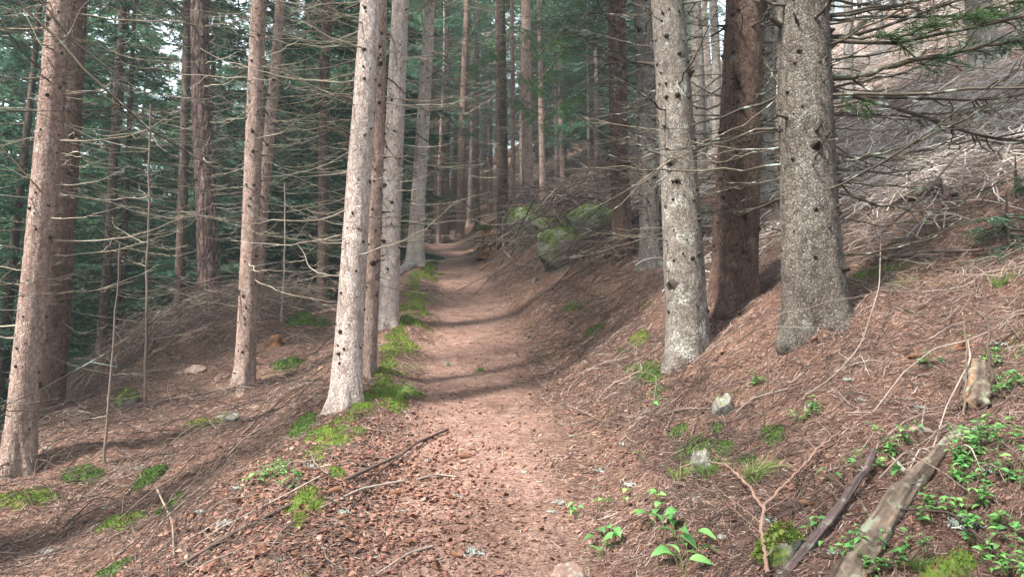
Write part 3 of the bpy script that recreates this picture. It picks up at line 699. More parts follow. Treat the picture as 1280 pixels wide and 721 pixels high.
brush(420, -.05, 2.1, 14.6, 18.5, 1.1, .011, "brushwood", "bent grey sticks heaped over the mossy boulders at the bend", .28, hd=.7, rv=(.1, .85), tilt=.4, curl=.6)
brush(2600, 5, 34, 24, 48, .9, .016, "brushwood", "pale dead sticks covering the top of the hillside", .12, rv=(.3, 1), cond=lambda x, y: x > .1 * y, mat_='stick_pale')
brush(1500, .3, 9, 13, 26, .8, .009, "brushwood", "dead sticks strewn on the slope above the bend", .10, rv=(.2, .85))
brush(1500, .1, 1.9, 2.6, 9, .16, .0026, "brushwood", "dark short twigs matted along the right edge of the path", .008, rv=(0, .45), cond=lambda x, y: (x - path_x(y) < 1.5) & (x - path_x(y) > .55))
brush(380, -1.6, 1.0, 2.2, 6.5, .22, .0028, "brushwood", "thin sticks at both edges of the near path", .008, rv=(.2, .95), cond=lambda x, y: np.abs(x - path_x(y)) > .5)

brush(1500, 2.6, 9, 5, 11, .5, .0055, "brushwood", "grey dead sticks tangled on the slope right of the thickest trunk", .07, rv=(.1, .9), mat_='stick_pale', cond=lambda x, y: (x > .5 * y) & (y > 5.2))
# bark chips and cone scraps
def chips(n, fx, name, label, smin=.008, smax=.03):
    x, y = fx(n); n = len(x)
    z = ground_z(x, y); s = rng.uniform(smin, smax, n); an = rng.uniform(0, 6.28, n)
    base = np.array([[-1, -.35, 0], [-.4, -.55, .1], [.5, -.4, .08], [1, 0, 0], [.4, .5, .1], [-.6, .45, .06]])
    P = base[None] * (1 + rng.normal(0, .18, (n, 6, 3))); P *= s[:, None, None]
    tl = rng.normal(0, .45, n); P[..., 2] += P[..., 0] * tl[:, None] * .6 + P[..., 1] * rng.normal(0, .6, n)[:, None]
    P = np.stack([P[..., 0] * np.cos(an)[:, None] - P[..., 1] * np.sin(an)[:, None], P[..., 0] * np.sin(an)[:, None] + P[..., 1] * np.cos(an)[:, None], P[..., 2]], -1)
    T = P + np.array([x, y, z]).T[:, None] + np.array([0, 0, 1]) * (s * .45 + .003)[:, None, None]; B = T - np.array([0, 0, 1]) * (s * .22)[:, None, None]
    V = np.concatenate([T, B], 1).reshape(-1, 3); b = np.arange(n)[:, None] * 12
    f6 = (b + np.arange(6)[None]); g = G()
    g.add(V, f6, 0, np.repeat(np.clip(rng.normal(.5, .25, n), 0, 1), 12))
    sd = np.stack([np.stack([b[:, 0] + j, b[:, 0] + 6 + j, b[:, 0] + 6 + (j + 1) % 6, b[:, 0] + (j + 1) % 6], 1) for j in range(6)], 1).reshape(-1, 4)
    g.Fc.append((sd, 0))
    o = g.build(name, M['chip'], smooth=False); tag(o, label, "bark litter", kind="stuff")
def heap(n):
    x = rng.normal(-1.0, .5, n); y = rng.normal(3.5, .8, n); return x, y
def wide(n):
    x, y = samp(n, 1.8, 9, 1.0, -.9, .9); k = rng.random(n) < .25 + .75 * cluster(x, y, 1.5, 60, .4, .65); return x[k], y[k]
chips(7000, heap, "bark_chips", "heap of reddish bark scraps on the left side of the near path", .004, .019)
def ruff(n):
    y = rng.uniform(2.4, 11, n); x = path_x(y) + .95 + rng.normal(0, .3, n); return x, y
chips(3500, ruff, "bark_chips", "dark bark scraps along the right edge of the path", .004, .016)
chips(15000, wide, "bark_chips", "small bark flakes scattered over path and banks", .003, .012)

# spruce cones
g = G(); K = 9
t = np.linspace(0, 1, K); addstr(g, np.stack([t * .085 - .04, .006 * np.sin(t * 3), 0 * t], 1), (.0115 * np.sin(np.pi * (t * .86 + .1)) + .002)[None], 8, 0, .3)
for i in range(13):
    for j in range(7):
        u = (i + .5) / 13; a = j * 2 * math.pi / 7 + i * .45; rr = .0115 * math.sin(math.pi * (u * .86 + .1)) + .003; c0 = np.array([u * .085 - .04, 0, 0])
        d = np.array([0, math.cos(a), math.sin(a)]); e = np.array([0, -math.sin(a), math.cos(a)])
        g.add([c0 + d * rr * .7 - e * .004, c0 + d * rr * .7 + e * .004, c0 + d * rr * 1.12 + np.array([.008, 0, 0]) + e * .002, c0 + d * rr * 1.12 + np.array([.008, 0, 0]) - e * .002], [[0, 1, 2, 3]], 0, .4 + .5 * rng.random())
CONE = g.mesh("spruce_cone", M['cone'], False)
for i in range(46):
    if i < 34: x, y = rng.normal(-1.0, .42), rng.normal(3.4, .65); lb = "small brown spruce cone in the scrap heap on the left of the near path"; gr = "cones in the scrap heap"
    else: x, y = rng.uniform(1.0, 2.6), rng.uniform(2.5, 5.5); lb = "small brown spruce cone lying on the right bank"; gr = "cones on the right bank"
    if y < 2.2: y = 2.6
    o = link("spruce_cone", CONE, None, (x, y, float(ground_z(x, y)) + .012)); o.rotation_euler = (rng.uniform(0, 6), rng.normal(0, .2), rng.uniform(0, 6.28)); o.scale = [rng.uniform(.7, 1.05)] * 3
    tag(o, lb, "cone", gr)

# pale lichen tufts
def lichen_mesh(sd):
    rs = np.random.default_rng(sd); g = G(); n = 90
    B = rs.normal(0, .016, (n, 3)); B[:, 2] = 0; d = nrm(rs.normal(0, 1, (n, 3)) + np.array([0, 0, .7])); l = rs.uniform(.008, .022, n)
    t = np.linspace(0, 1, 4)[None, :, None]; P = B[:, None] + d[:, None] * l[:, None, None] * t + rs.normal(0, .002, (n, 4, 3))
    addstr(g, P, np.linspace(.0028, .0008, 4)[None].repeat(n, 0), 3, 0, rs.random(n)); return g.mesh("lichen_tuft", M['lichen'], False)
LI = [lichen_mesh(k) for k in range(4)]
LP_ = [(300, 610, 1.6), (285, 655, 1.9), (250, 640, 1.2), (390, 582, 1.5), (590, 690, 1.8), (430, 640, 1.4), (420, 655, 1), (535, 575, 1), (600, 545, 1), (490, 455, 1.5), (752, 588, 1.4), (790, 606, 1.6), (700, 628, 1.3), (870, 622, 1.8),
       (780, 555, 1.2), (715, 545, 1), (1075, 500, 1), (1015, 508, 1), (1150, 510, 1.2), (960, 650, 1.4), (985, 690, 1.8), (1200, 655, 2.2), (1210, 650, 1.8), (1045, 690, 1), (880, 700, 1.1), (690, 640, 1), (60, 690, 1.6), (175, 585, 1.3), (215, 570, 1.3), (130, 635, 1.2),
       (350, 700, 1.2), (500, 640, 1.2), (505, 515, 1), (1060, 385, 1.2), (1240, 590, 1.2), (1130, 500, 1), (845, 640, 1), (905, 672, 1), (80, 525, 1.6), (60, 560, 1.3), (1250, 430, 1.3), (1060, 475, 1.2), (655, 590, .9), (640, 520, .9), (570, 620, 1)]
for i, (px, py, s) in enumerate(LP_):
    p = hit(px, py); o = link("lichen_tuft", LI[i % 4], None, p); o.rotation_euler = (0, 0, rng.uniform(0, 6)); o.scale = [s * .72] * 3
    tag(o, "little pale grey lichen tuft lying on the brown needles", "lichen", "pale lichen tufts on the forest floor")

# moss cushions
def moss(px, py, wpx, hpx, label, an=0.0, h=.03, m='moss', dens=1.0, cat="moss"):
    c = hit(px, py); a = wpx * mpp(c) / 2; 
    p2 = hit(px, py - hpx / 2); p1 = hit(px, py + hpx / 2); b = max(.05, min(np.linalg.norm((p2 - p1)[:2]) / 2, a * 2.2))
    sd = int(px + py); K, S = 12, 40
    th = np.arange(S) * 2 * np.pi / S; rr = np.linspace(0, 1, K)
    Rm = 1 + .35 * fbm(np.cos(th) * 1.6 + sd, np.sin(th) * 1.6, sd, 3)
    X_ = a * rr[:, None] * Rm[None] * np.cos(th)[None]; Y_ = b * rr[:, None] * Rm[None] * np.sin(th)[None]
    x = X_ * math.cos(an) - Y_ * math.sin(an) + c[0]; y = X_ * math.sin(an) + Y_ * math.cos(an) + c[1]
    z = ground_z(x, y) + h * (1 - rr[:, None] ** 2) * (.5 + .8 * vnoise(x * 18, y * 18, sd)) - .012 * rr[:, None] ** 3
    g = G(); k = (np.arange(K - 1) * S)[:, None]; j = np.arange(S)[None]; j2 = (j + 1) % S
    base = np.array([c[0], c[1], c[2]])
    g.add(np.stack([x, y, z], -1).reshape(-1, 3) - base, np.stack([k + j, k + j2, k + S + j2, k + S + j], -1).reshape(-1, 4), 0, .35)
    n = int(min(14000, 26000 * math.pi * a * b * dens * min(1, (5 / c[1]) ** 1.2)) + 150)
    u = np.sqrt(rng.random(n)) * 1.04; t = rng.uniform(0, 2 * np.pi, n); Rn = np.interp(t, np.r_[th, 2 * np.pi], np.r_[Rm, Rm[:1]])
    thin = rng.random(n) < 1 - u ** 4 * .6
    u, t, Rn = u[thin], t[thin], Rn[thin]; n = len(u)
    X_ = a * u * Rn * np.cos(t); Y_ = b * u * Rn * np.sin(t); x = X_ * math.cos(an) - Y_ * math.sin(an) + c[0]; y = X_ * math.sin(an) + Y_ * math.cos(an) + c[1]
    z = ground_z(x, y) + h * (1 - np.clip(u, 0, 1) ** 2) * (.5 + .8 * vnoise(x * 18, y * 18, sd)) - .012 * u ** 3
    B = np.stack([x, y, z], -1) - base; s = (.007 + .007 * rng.random(n)) * max(1, c[1] / 5)
    d = nrm(rng.normal(0, .6, (n, 3)) + [0, 0, 1]); e = nrm(np.cross(d, rng.normal(0, 1, (n, 3))))
    tri = np.stack([B - e * s[:, None] * .3, B + e * s[:, None] * .3, B + d * s[:, None] * 1.3], 1)
    g.add(tri.reshape(-1, 3), np.arange(n * 3).reshape(-1, 3), 0, np.repeat(np.clip(rng.normal(.55, .2, n) + .25 * fbm(x * 9, y * 9, 4, 2), 0, 1), 3))
    o = g.build("moss_patch", M[m], None, base, smooth=False); tag(o, label, cat, "moss patches along the path"); return o
moss(527, 345, 38, 34, "bright moss bank at the foot of the farthest leaning pale spruce", h=.07)
moss(502, 404, 28, 24, "small moss cushion at the path edge just right of the second pale trunk", h=.05)
moss(494, 436, 34, 16, "moss strip on the left path edge between two moss cushions", h=.04)
moss(488, 495, 52, 34, "rounded bright green moss cushion right of the nearest pale trunk's foot", h=.05)
moss(452, 510, 40, 24, "yellowish moss at the foot of the nearest pale spruce", h=.03)
moss(408, 548, 52, 44, "moss patch running down the slope below the nearest pale spruce", .8, .03)
moss(382, 630, 52, 40, "long bright moss patch beside the scrap heap", .9, .03)
moss(376, 533, 40, 22, "dark green moss hump on the slope left of the nearest pale spruce", h=.05, m='moss_dark')
moss(362, 455, 44, 16, "flat dark moss cushion between the pink trunk and the pale cluster", h=.05, m='moss_dark')
moss(186, 598, 40, 22, "small dark round moss cushion right of the pinkish trunk's foot", h=.06, m='moss_dark')
moss(104, 596, 56, 22, "moss mound just right of the far left pinkish trunk", h=.07, m='moss_dark')
moss(30, 622, 80, 26, "yellow green moss at the foot of the far left pinkish trunk", h=.04)
moss(212, 637, 34, 20, "darkest little moss tuft low on the left slope", h=.05, m='moss_dark')
moss(150, 650, 60, 26, "thin mossy patch on the lower left slope", h=.02)
moss(256, 530, 50, 14, "thin mossy streak below the slim pink barked spruce", .5, .02)
moss(140, 715, 60, 16, "moss at the bottom edge of the lower left slope", h=.03, m='moss_dark')
moss(800, 424, 26, 18, "small bright moss cushion left of the large pale grey spruce", h=.04)
moss(810, 468, 40, 44, "steep moss patch on the bank at the foot of the large pale grey spruce", h=.03, m='moss_dark')
moss(716, 386, 30, 12, "small moss patch on the right edge of the path below the boulder", h=.02, m='moss_dark')
moss(744, 416, 26, 10, "tiny moss patch low on the right edge of the path", h=.02, m='moss_dark')
moss(868, 560, 64, 48, "dull mossy patch on the bank above the upright stone", h=.015, m='moss_dark', dens=.5)
moss(965, 546, 26, 34, "dark moss spot on the bank below the thickest trunk", h=.03, m='moss_dark')
moss(905, 560, 30, 26, "faint moss spot between the stones on the right bank", h=.015, m='moss_dark', dens=.5)
for q_ in ((516, 368, 26, 22), (508, 386, 20, 16), (497, 420, 26, 16), (486, 455, 26, 20), (478, 474, 30, 16), (466, 500, 30, 18), (428, 528, 46, 22), (395, 570, 34, 34), (420, 590, 30, 14), (540, 328, 18, 12), (375, 650, 30, 20), (448, 540, 26, 14)):
    tag(moss(*q_, "thin broken moss on the left lip of the path between the larger cushions", .4, .02), group="thin moss on the left lip of the path")
for yv in np.arange(5.4, 16, .42):
    xv = float(path_x(yv)) - .80 + rng.normal(0, .10); zv = float(ground_z(xv, yv)); u_, v_ = px_of(xv, yv, zv); w_ = rng.uniform(.14, .34) / mpp((0, yv))
    tag(moss(u_, v_, w_, w_ * .5, "thin broken moss on the left lip of the path between the larger cushions", rng.uniform(-.5, 1.2), .010, 'moss', .8), group="thin moss on the left lip of the path")
for q_ in ((780, 440, 16, 12), (822, 488, 26, 18), (846, 540, 34, 20), (930, 575, 30, 18), (790, 460, 18, 12), (895, 535, 30, 16)):
    tag(moss(*q_, "thin dull moss on the right bank between stones and trunk feet", .4, .012, 'moss_dark', .6), group="thin moss on the right bank")
moss(1182, 712, 90, 30, "broad moss cushion at the bottom right beside the fallen log", h=.05)
moss(1092, 342, 60, 14, "thin green moss streak on the slope right of the thickest trunk", h=.03)
moss(885, 268, 26, 26, "moss glowing green between the large grey and the brown trunk", h=.08)
moss(1010, 285, 20, 10, "small moss spot on the hillside behind the thickest trunk", h=.03)
moss(600, 462, 10, 5, "tiny moss speck on the needle covered path", h=.01)
moss(1200, 172, 90, 16, "sunny mossy strip high on the brushy hillside", h=.05)
moss(385, 402, 60, 14, "moss on the rise in the shade left of the pale cluster", h=.08, m='moss_dark')

# stones
import bmesh
def rock(px, py, wpx, hpx, m, label, name="rock", yaw=0, sink=.35, deep=.8, seed=None, top=0, group=None):
    c = hit(px, py + hpx * .5 * .7); c[2] = ground_z(c[0], c[1]); w_ = wpx * mpp(c); h_ = hpx * mpp(c)
    sink += .15
    sd = seed or int(px * 3 + py); rs = np.random.default_rng(sd)
    bm = bmesh.new(); bmesh.ops.create_icosphere(bm, subdivisions=5, radius=1); V = np.array([v.co[:] for v in bm.verts])
    Fv = np.array([[v.index for v in f.verts] for f in bm.faces]); bm.free()
    for _ in range(10):
        nn = nrm(rs.normal(0, 1, 3)); d = rs.uniform(.48, .8); q = V @ nn; V = V - np.clip(q - d, 0, None)[:, None] * nn * .97
    V = V * (1 + .13 * fbm(V[:, 0] * 3 + sd, V[:, 1] * 3 + V[:, 2] * 2.3, sd, 3)[:, None] + .02 * fbm(V[:, 0] * 11 + V[:, 2] * 7, V[:, 1] * 11, sd, 2)[:, None])
    V = V / np.abs(V).max(0); V = V * [w_ / 2, w_ * deep / 2, h_ * .75]; V = rotz(V, yaw)
    g = G(); g.add(V + [0, 0, h_ * (.75 - sink * 1.0) * .5], Fv, 0); o = g.build(name, M[m], None, c, smooth=False); tag(o, label, "rock", group); return o
rock(702, 314, 74, 56, 'rock_moss', "pale angular boulder with a bright mossy face at the bend", yaw=.4, deep=.9, seed=5, sink=.3)
rock(660, 290, 66, 52, 'rock_moss', "dark moss capped rock under the brush pile between stump and angular boulder", seed=8, sink=.05)
rock(748, 284, 84, 40, 'rock_moss', "low moss covered rock right behind the angular boulder", seed=12, sink=.0)
rock(690, 283, 50, 24, 'rock_moss', "moss covered rock at the top of the boulder heap", seed=14, sink=.0)
rock(905, 506, 30, 26, 'rock', "rounded lichen grey stone on the bank left of the thickest trunk", sink=.3)
rock(877, 580, 28, 32, 'rock', "upright pale grey stone beside the grass tufts on the right bank", sink=.25, deep=.5)
rock(1146, 540, 46, 30, 'rock_pink', "flat pinkish stone beside the leafy plants on the right", sink=.4)
rock(975, 682, 62, 56, 'rock_moss', "mossy grey stone at the bottom, behind the forked pinkish branch", sink=.5)
rock(708, 716, 44, 22, 'rock_pink', "flat reddish stone at the bottom edge of the path", sink=.45)
rock(116, 440, 52, 34, 'rock_moss', "moss topped boulder on the valley side beneath the thin dark spruce", seed=21)
rock(158, 495, 30, 30, 'rock_moss', "small dark boulder green with moss above the fallen pole", seed=24)
rock(300, 375, 34, 18, 'rock_moss', "distant mossy stone just left of the slim pink trunk", seed=25)
rock(560, 455, 9, 6, 'rock', "tiny light pebble on the left half of the path", seed=3)
rock(660, 420, 8, 6, 'rock', "tiny grey pebble on the right half of the path", seed=4)
rock(668, 350, 12, 9, 'rock', "small grey stone on the right edge of the path below the stump", seed=4)
rock(245, 462, 26, 12, 'rock_pink', "low reddish stone on the mound left of the slim pink trunk", seed=33)
rock(282, 518, 30, 14, 'rock', "pale flat stone half buried below the slim pink trunk", seed=35)

def rock_moss(o, n, sc=1.0):
    me = o.data; V = np.empty(len(me.vertices) * 3, np.float32); me.vertices.foreach_get("co", V); V = V.reshape(-1, 3)
    Nn = np.empty(len(me.vertices) * 3, np.float32); me.vertices.foreach_get("normal", Nn); Nn = Nn.reshape(-1, 3)
    m_ = (Nn[:, 2] + .7 * fbm(V[:, 0] * 5 + 2, V[:, 1] * 5 + V[:, 2] * 4, 6, 3) > .42); id_ = np.where(m_)[0]; i = rng.choice(id_, n); B = V[i] + rng.normal(0, .008 * sc, (n, 3))
    d = nrm(Nn[i] + rng.normal(0, .6, (n, 3))); e = nrm(np.cross(d, rng.normal(0, 1, (n, 3)))); l = rng.uniform(.012, .03, (n, 1)) * sc
    g = G(); g.add(np.stack([B - e * l * .35, B + e * l * .35, B + d * l], 1).reshape(-1, 3), np.arange(n * 3).reshape(-1, 3), 0, np.repeat(np.clip(rng.normal(.45, .25, n), 0, 1), 3)); g.build("moss_cover", M['moss'], o, smooth=False)
for o in [o for o in C.objects if o.name.startswith("rock") and o.data.materials[0] == M['rock_moss']]:
    rock_moss(o, 2600, 1.3 if o.location[1] > 8 else .6)
brush(60, -.2, 1.9, 13.2, 14.8, 1.3, .014, "brushwood", "roots and sticks hanging over the front of the mossy boulders", .22, hd=.9, rv=(.1, .7), tilt=.5, curl=.8)
# ---- tubes along chosen lines
def gline(pts, lift=0.02, K=None, Ydep=None):
    out = []
    for q in pts:
        p = hit(q[0], q[1]); l = q[2] if len(q) > 2 else lift; p[2] += l; out.append(p)
    return resample(np.array(out), K or 8 * len(pts), wob=0)
def deadfall(lines, m, label, name="fallen_branch", cat="branch", group=None, rv=.5, wob=.0, n=8, kids=0, rough=.12):
    """lines: list of (world polyline, r0, r1)"""
    base = lines[0][0][0].copy(); g = G()
    for (P, r0, r1) in lines:
        if n >= 12: P = np.stack([np.interp(np.linspace(0, 1, 80), np.linspace(0, 1, len(P)), P[:, q]) for q in range(3)], 1)
        K = len(P); rr = np.linspace(r0, r1, K) * (1 + (rough * rng.normal(0, 1, K) if n < 12 else .25 * fbm(np.linspace(0, 9, K), K, int(r0 * 9999), 2)))
        if n < 12: addstr(g, P - base + (rng.normal(0, wob, P.shape) if wob else 0), rr[None], n, 0, rv); continue
        rr[0] = rr[-1] = .002; rr[1] *= .55; rr[-2] *= .5; P[0] = P[2]; P[-1] = P[-3] + (P[-3] - P[-4]) * .1
        n2 = 40; v, q = strands((P - base)[None], rr[None], n2); v = v.reshape(K, n2, 3); cen = (P - base)[:, None]
        A_, S_ = np.meshgrid(np.arange(n2) / n2 * 6.2832, np.arange(K) * np.linalg.norm(P[-1] - P[0]) / K)
        d_ = .30 * fbm(np.cos(A_) * 1.3 + S_ * 3, np.sin(A_) * 1.3 + S_ * 1.3, 5, 3) + .16 * fbm(np.cos(A_) * 7 + S_ * 2, np.sin(A_) * 7 + S_ * 11, 7, 3)
        v = cen + (v - cen) * (1 + d_)[..., None]; v[:3, :, :] += (P[1] - P[5]) * (.8 * vnoise(A_[:3] * 2, A_[:3] * 0, 4))[..., None]
        g.add(v.reshape(-1, 3), q, 0, np.clip(rv + .9 * d_ * 2 + .35 * fbm(A_ * 3, S_ * 6, 3, 3), 0, 1).ravel())
    P, r0, r1 = lines[0]
    for _ in range(kids):
        i = rng.integers(2, len(P) - 1); d = nrm(P[i] - P[i - 1]); s = nrm(np.cross(d, [0, 0, 1])) * rng.choice([-1, 1]); l = rng.uniform(.06, .3) * np.linalg.norm(P[-1] - P[0])
        t = np.linspace(0, 1, 6)[:, None]; Q = P[i] + (d * .6 + s * .8 + [0, 0, rng.uniform(-.1, .4)]) * l * t + rng.normal(0, .03 * l, (6, 3)) * t
        Q[:, 2] = np.maximum(Q[:, 2], ground_z(Q[:, 0], Q[:, 1]) + .003)
        addstr(g, Q - base, np.linspace(min(r0, r1 * 1.3) * .5, .0012, 6)[None], 4, 0, rv)
    o = g.build(name, M[m], None, base); tag(o, label, cat, group); return o
deadfall([(gline([(960, 735, .05), (953, 690, .09), (955, 665, .10), (980, 635, .09), (1000, 605, .06), (1025, 570, .04), (1050, 548, .03)]), .0085, .0035), (gline([(955, 667, .10), (935, 630, .08), (910, 600, .07), (880, 588, .05), (850, 592, .03)]), .007, .003)],
         'branch_pink', "forked pinkish bare branch curving up from the bottom of the right bank", n=10, kids=9, wob=.0022, rough=.16)
deadfall([(gline([(960, 738, .0), (1010, 690, .02), (1045, 655, .04), (1075, 615, .06), (1083, 606, .05), (1096, 585, .09)]), .018, .011)], 'log_dark', "thick purplish grey branch lying between the mossy stone and the log", rv=.25, n=12, kids=9)
deadfall([(gline([(1040, 745, .0), (1090, 680, .015), (1130, 620, .015), (1170, 575, .01), (1200, 535, -.01)]), .046, .026)], 'log', "half rotted light brown log lying down the slope at the lower right", name="fallen_log", cat="log", n=22, rv=.30, rough=.07, wob=.004, kids=5)
deadfall([(gline([(1225, 512, .0), (1226, 495, .02), (1222, 468, .04)]), .062, .045)], 'log', "short mossy stub of wood leaning below the dead standing stems at the right", name="wood_stub", cat="stump", n=18, rv=.5, rough=.1)
deadfall([(gline([(1238, 440, .10), (1212, 457, .12), (1170, 460, .10), (1130, 478, .05), (1092, 520, .02)]), .0045, .002), (gline([(1212, 457, .12), (1216, 480, .12), (1185, 530, .08), (1165, 580, .04)]), .0045, .002)], 'stick', "crooked whitish forked branch across the brush at the right", rv=.85)
deadfall([(gline([(1103, 300, .35), (1104, 360, .3), (1102, 405, .22), (1078, 455, .10), (1042, 485, .05), (1005, 500, .02)]), .003, .004)], 'stick', "long bent light branch leaning on the bank right of the thickest trunk", rv=.8, kids=8)
deadfall([(gline([(300, 488, .05), (240, 502, .06), (170, 512, .05), (110, 525, .02)]), .016, .009)], 'stick', "long thin pole lying from the slim pink trunk towards the left", name="fallen_pole", cat="pole", rv=.45, kids=5)
deadfall([(gline([(500, 575, .03), (440, 605, .04), (360, 640, .03), (290, 672, .02), (220, 715, .02)]), .011, .008)], 'stick', "long reddish brown branch lying down the slope beside the scrap heap", rv=.33, kids=4)
deadfall([(gline([(505, 605, .02), (450, 618, .03), (400, 640, .02)]), .007, .004)], 'stick', "short pale stick lying on the scrap heap", rv=.95)
deadfall([(gline([(560, 540, .02), (520, 560, .03), (470, 600, .03), (440, 640, .02)]), .007, .004)], 'stick', "dark bent branch lying at the top of the scrap heap", rv=.05, kids=3)
deadfall([(gline([(570, 600, .02), (545, 597, .02), (520, 604, .02)]), .006, .004)], 'stick', "tiny pale stick on the left edge of the near path", rv=.9)
deadfall([(gline([(540, 688, .02), (510, 700, .03), (470, 724, .02)]), .006, .003)], 'stick', "thin pale stick at the bottom left of the path", rv=.95)
deadfall([(gline([(400, 600, .02), (345, 632, .03), (270, 670, .03), (240, 690, .02)]), .004, .002)], 'stick', "thin pale twig lying on the left slope above the reddish branch", rv=.9, kids=3)
deadfall([(gline([(250, 620, .05), (205, 655, .03), (180, 690, .02)]), .006, .003)], 'stick', "short stick low on the left slope beside the darkest moss tuft", rv=.7, kids=2)
deadfall([(gline([(192, 630, .12), (215, 665, .05), (217, 700, .02)]), .006, .004)], 'stick', "broken stick poking out of the lower left slope", rv=.75)
deadfall([(gline([(1195, 258, .10), (1165, 215, .12), (1148, 185, .12)]), .022, .012)], 'stick', "pale bare stick pointing up the brushy hillside", rv=.85, kids=2)
deadfall([(gline([(1118, 262, .05), (1150, 256, .10), (1178, 250, .12)]), .09, .07)], 'log', "short dark log lying across the brushy hillside", name="fallen_log", cat="log", rv=.1, n=14)
deadfall([(gline([(1100, 332, .05), (1160, 325, .06), (1230, 322, .05)]), .02, .010)], 'stick', "long brown stick lying level on the slope right of the thickest trunk", rv=.5, kids=4)
deadfall([(gline([(1060, 110, .08), (1105, 122, .1), (1160, 138, .08)]), .045, .03)], 'stick', "sunlit pale stick lying high on the brushy hillside", rv=1., kids=2)
deadfall([(gline([(1085, 320, .10), (1150, 300, .3), (1200, 270, .5), (1240, 235, .6)]), .012, .008)], 'stick', "long thin dead stick slanting up the hillside at the right", rv=.6, kids=5)
deadfall([(gline([(1280, 180, .2), (1262, 205, .15), (1248, 235, .1)]), .013, .009)], 'stick', "white bare stick at the right edge of the brushy hillside", rv=.9)
deadfall([(gline([(1240, 700, .04), (1190, 655, .04), (1120, 650, .04), (1060, 655, .03)]), .006, .003)], 'stick', "thin dark stick among the leafy plants at the lower right", rv=.1, kids=5)
deadfall([(gline([(775, 320, .05), (745, 335, .12), (715, 352, .08), (690, 372, .03)]), .014, .007)], 'stick', "dark branch lying from the slim red brown trunk to the path", rv=.1, kids=6)
deadfall([(gline([(690, 268, .5), (650, 285, .45), (628, 318, .1)]), .02, .012), (gline([(700, 272, .4), (668, 300, .3), (655, 335, .03)]), .014, .008)], 'stick', "bent stick arching over the brush pile at the bend", rv=.75, kids=4)
deadfall([(gline([(985, 490, .02), (940, 505, .03), (920, 520, .02)]), .004, .003)], 'stick', "short pale twig below the foot of the thickest trunk", rv=.9)
for (a, b, c_, L_) in ((770, 480, .3, 'thin brown twig on the bank below the large pale grey trunk'), (700, 505, -.4, 'thin twig lying across the right edge of the path'), (655, 370, .2, 'thin stick on the right side of the upper path'), (830, 520, .1, 'curved brown twig on the bank above the upright stone')):
    deadfall([(gline([(a, b, .01), (a + 28, b - 12 * c_ * 3, .03), (a + 60, b - 22 * c_ * 3, .01)]), .005, .003)], 'stick', L_, rv=.7, kids=2)

deadfall([(gline([(1100, 640, .12), (1135, 618, .16), (1180, 622, .09), (1215, 628, .03)]), .004, .002)], 'stick', 'thin twig lying across the half rotted log', rv=.6, kids=5)
for k in range(22):
    px, py = rng.uniform(1060, 1270), rng.uniform(425, 600); a_ = rng.uniform(-1, 1) * 1.2; l_ = rng.uniform(35, 80); dx, dy = math.cos(a_) * l_, -math.sin(a_) * l_ * .8
    deadfall([(gline([(px - dx / 2, py - dy / 2, .01), (px - dx / 6 + rng.normal(0, 6), py - dy / 6 + rng.normal(0, 5), .05), (px + dx / 4, py + dy / 4 + rng.normal(0, 5), .06), (px + dx / 2, py + dy / 2, .02)]), rng.uniform(.0025, .005), .0015)],
             'stick', "thin forked twig in the tangle between the dead stems and the log at the right", group="twigs tangled around the dead stems", rv=rng.uniform(.2, 1), kids=rng.integers(3, 8))
for k in range(14):
    px, py = rng.uniform(40, 400), rng.uniform(520, 700); l_ = rng.uniform(30, 90); a_ = rng.uniform(.1, 1.0); dx, dy = math.cos(a_) * l_, -math.sin(a_) * l_
    deadfall([(gline([(px - dx / 2, py - dy / 2, .01), (px + rng.normal(0, 4), py + rng.normal(0, 4), .03), (px + dx / 2, py + dy / 2, .02)]), rng.uniform(.003, .006), .002)],
             'stick', "loose grey brown twig lying on the lower left slope", group="loose twigs on the lower left slope", rv=rng.uniform(.0, .9), kids=rng.integers(2, 6))
# standing dead stems
def stem(px0, py0, px1, py1, r0, label, kids=8, m='stick', rv=.6):
    b = hit(px0, py0); t = at(px1, py1, b[1]); P = resample(np.array([b - [0, 0, .05], b + (t - b) * .5 + rng.normal(0, .01, 3), t]), 14, wob=.004); L = np.linalg.norm(t - b)
    root = empty("dead_sapling", b); g = G(); addstr(g, P - b, np.linspace(r0, r0 * .45, 14)[None], 7, 0, rv); g.build("stem", M[m], root)
    for k in range(kids):
        i = rng.integers(3, 13); an = rng.uniform(0, 6.28); o = link("branch", BR[rng.integers(16)][0], root, P[i] - b); l = rng.uniform(.12, .4) * L
        o.scale = (l, l, l); o.rotation_euler = (0, rng.uniform(-.6, .1), an)
    tag(root, label, "dead sapling"); return root
stem(130, 578, 150, 305, .010, "thin bare dead stem leaning over the left slope beside the mossy boulder", 7)
stem(352, 402, 356, 228, .016, "slender pale pole standing between the pink trunk and the pale cluster", 8, rv=.9)
stem(70, 500, 76, 400, .014, "short pale dead sapling behind the far left trunk", 5, rv=.9)
stem(1240, 492, 1230, 352, .009, "taller of two dead stems standing in the brush at the right", 8, rv=.45)
stem(1205, 520, 1207, 392, .006, "thinner of two dead stems standing in the brush at the right", 5, rv=.6)
stem(182, 512, 188, 130, .018, "thin dead spruce pole between the dark trunks on the valley side", 20, rv=.55)

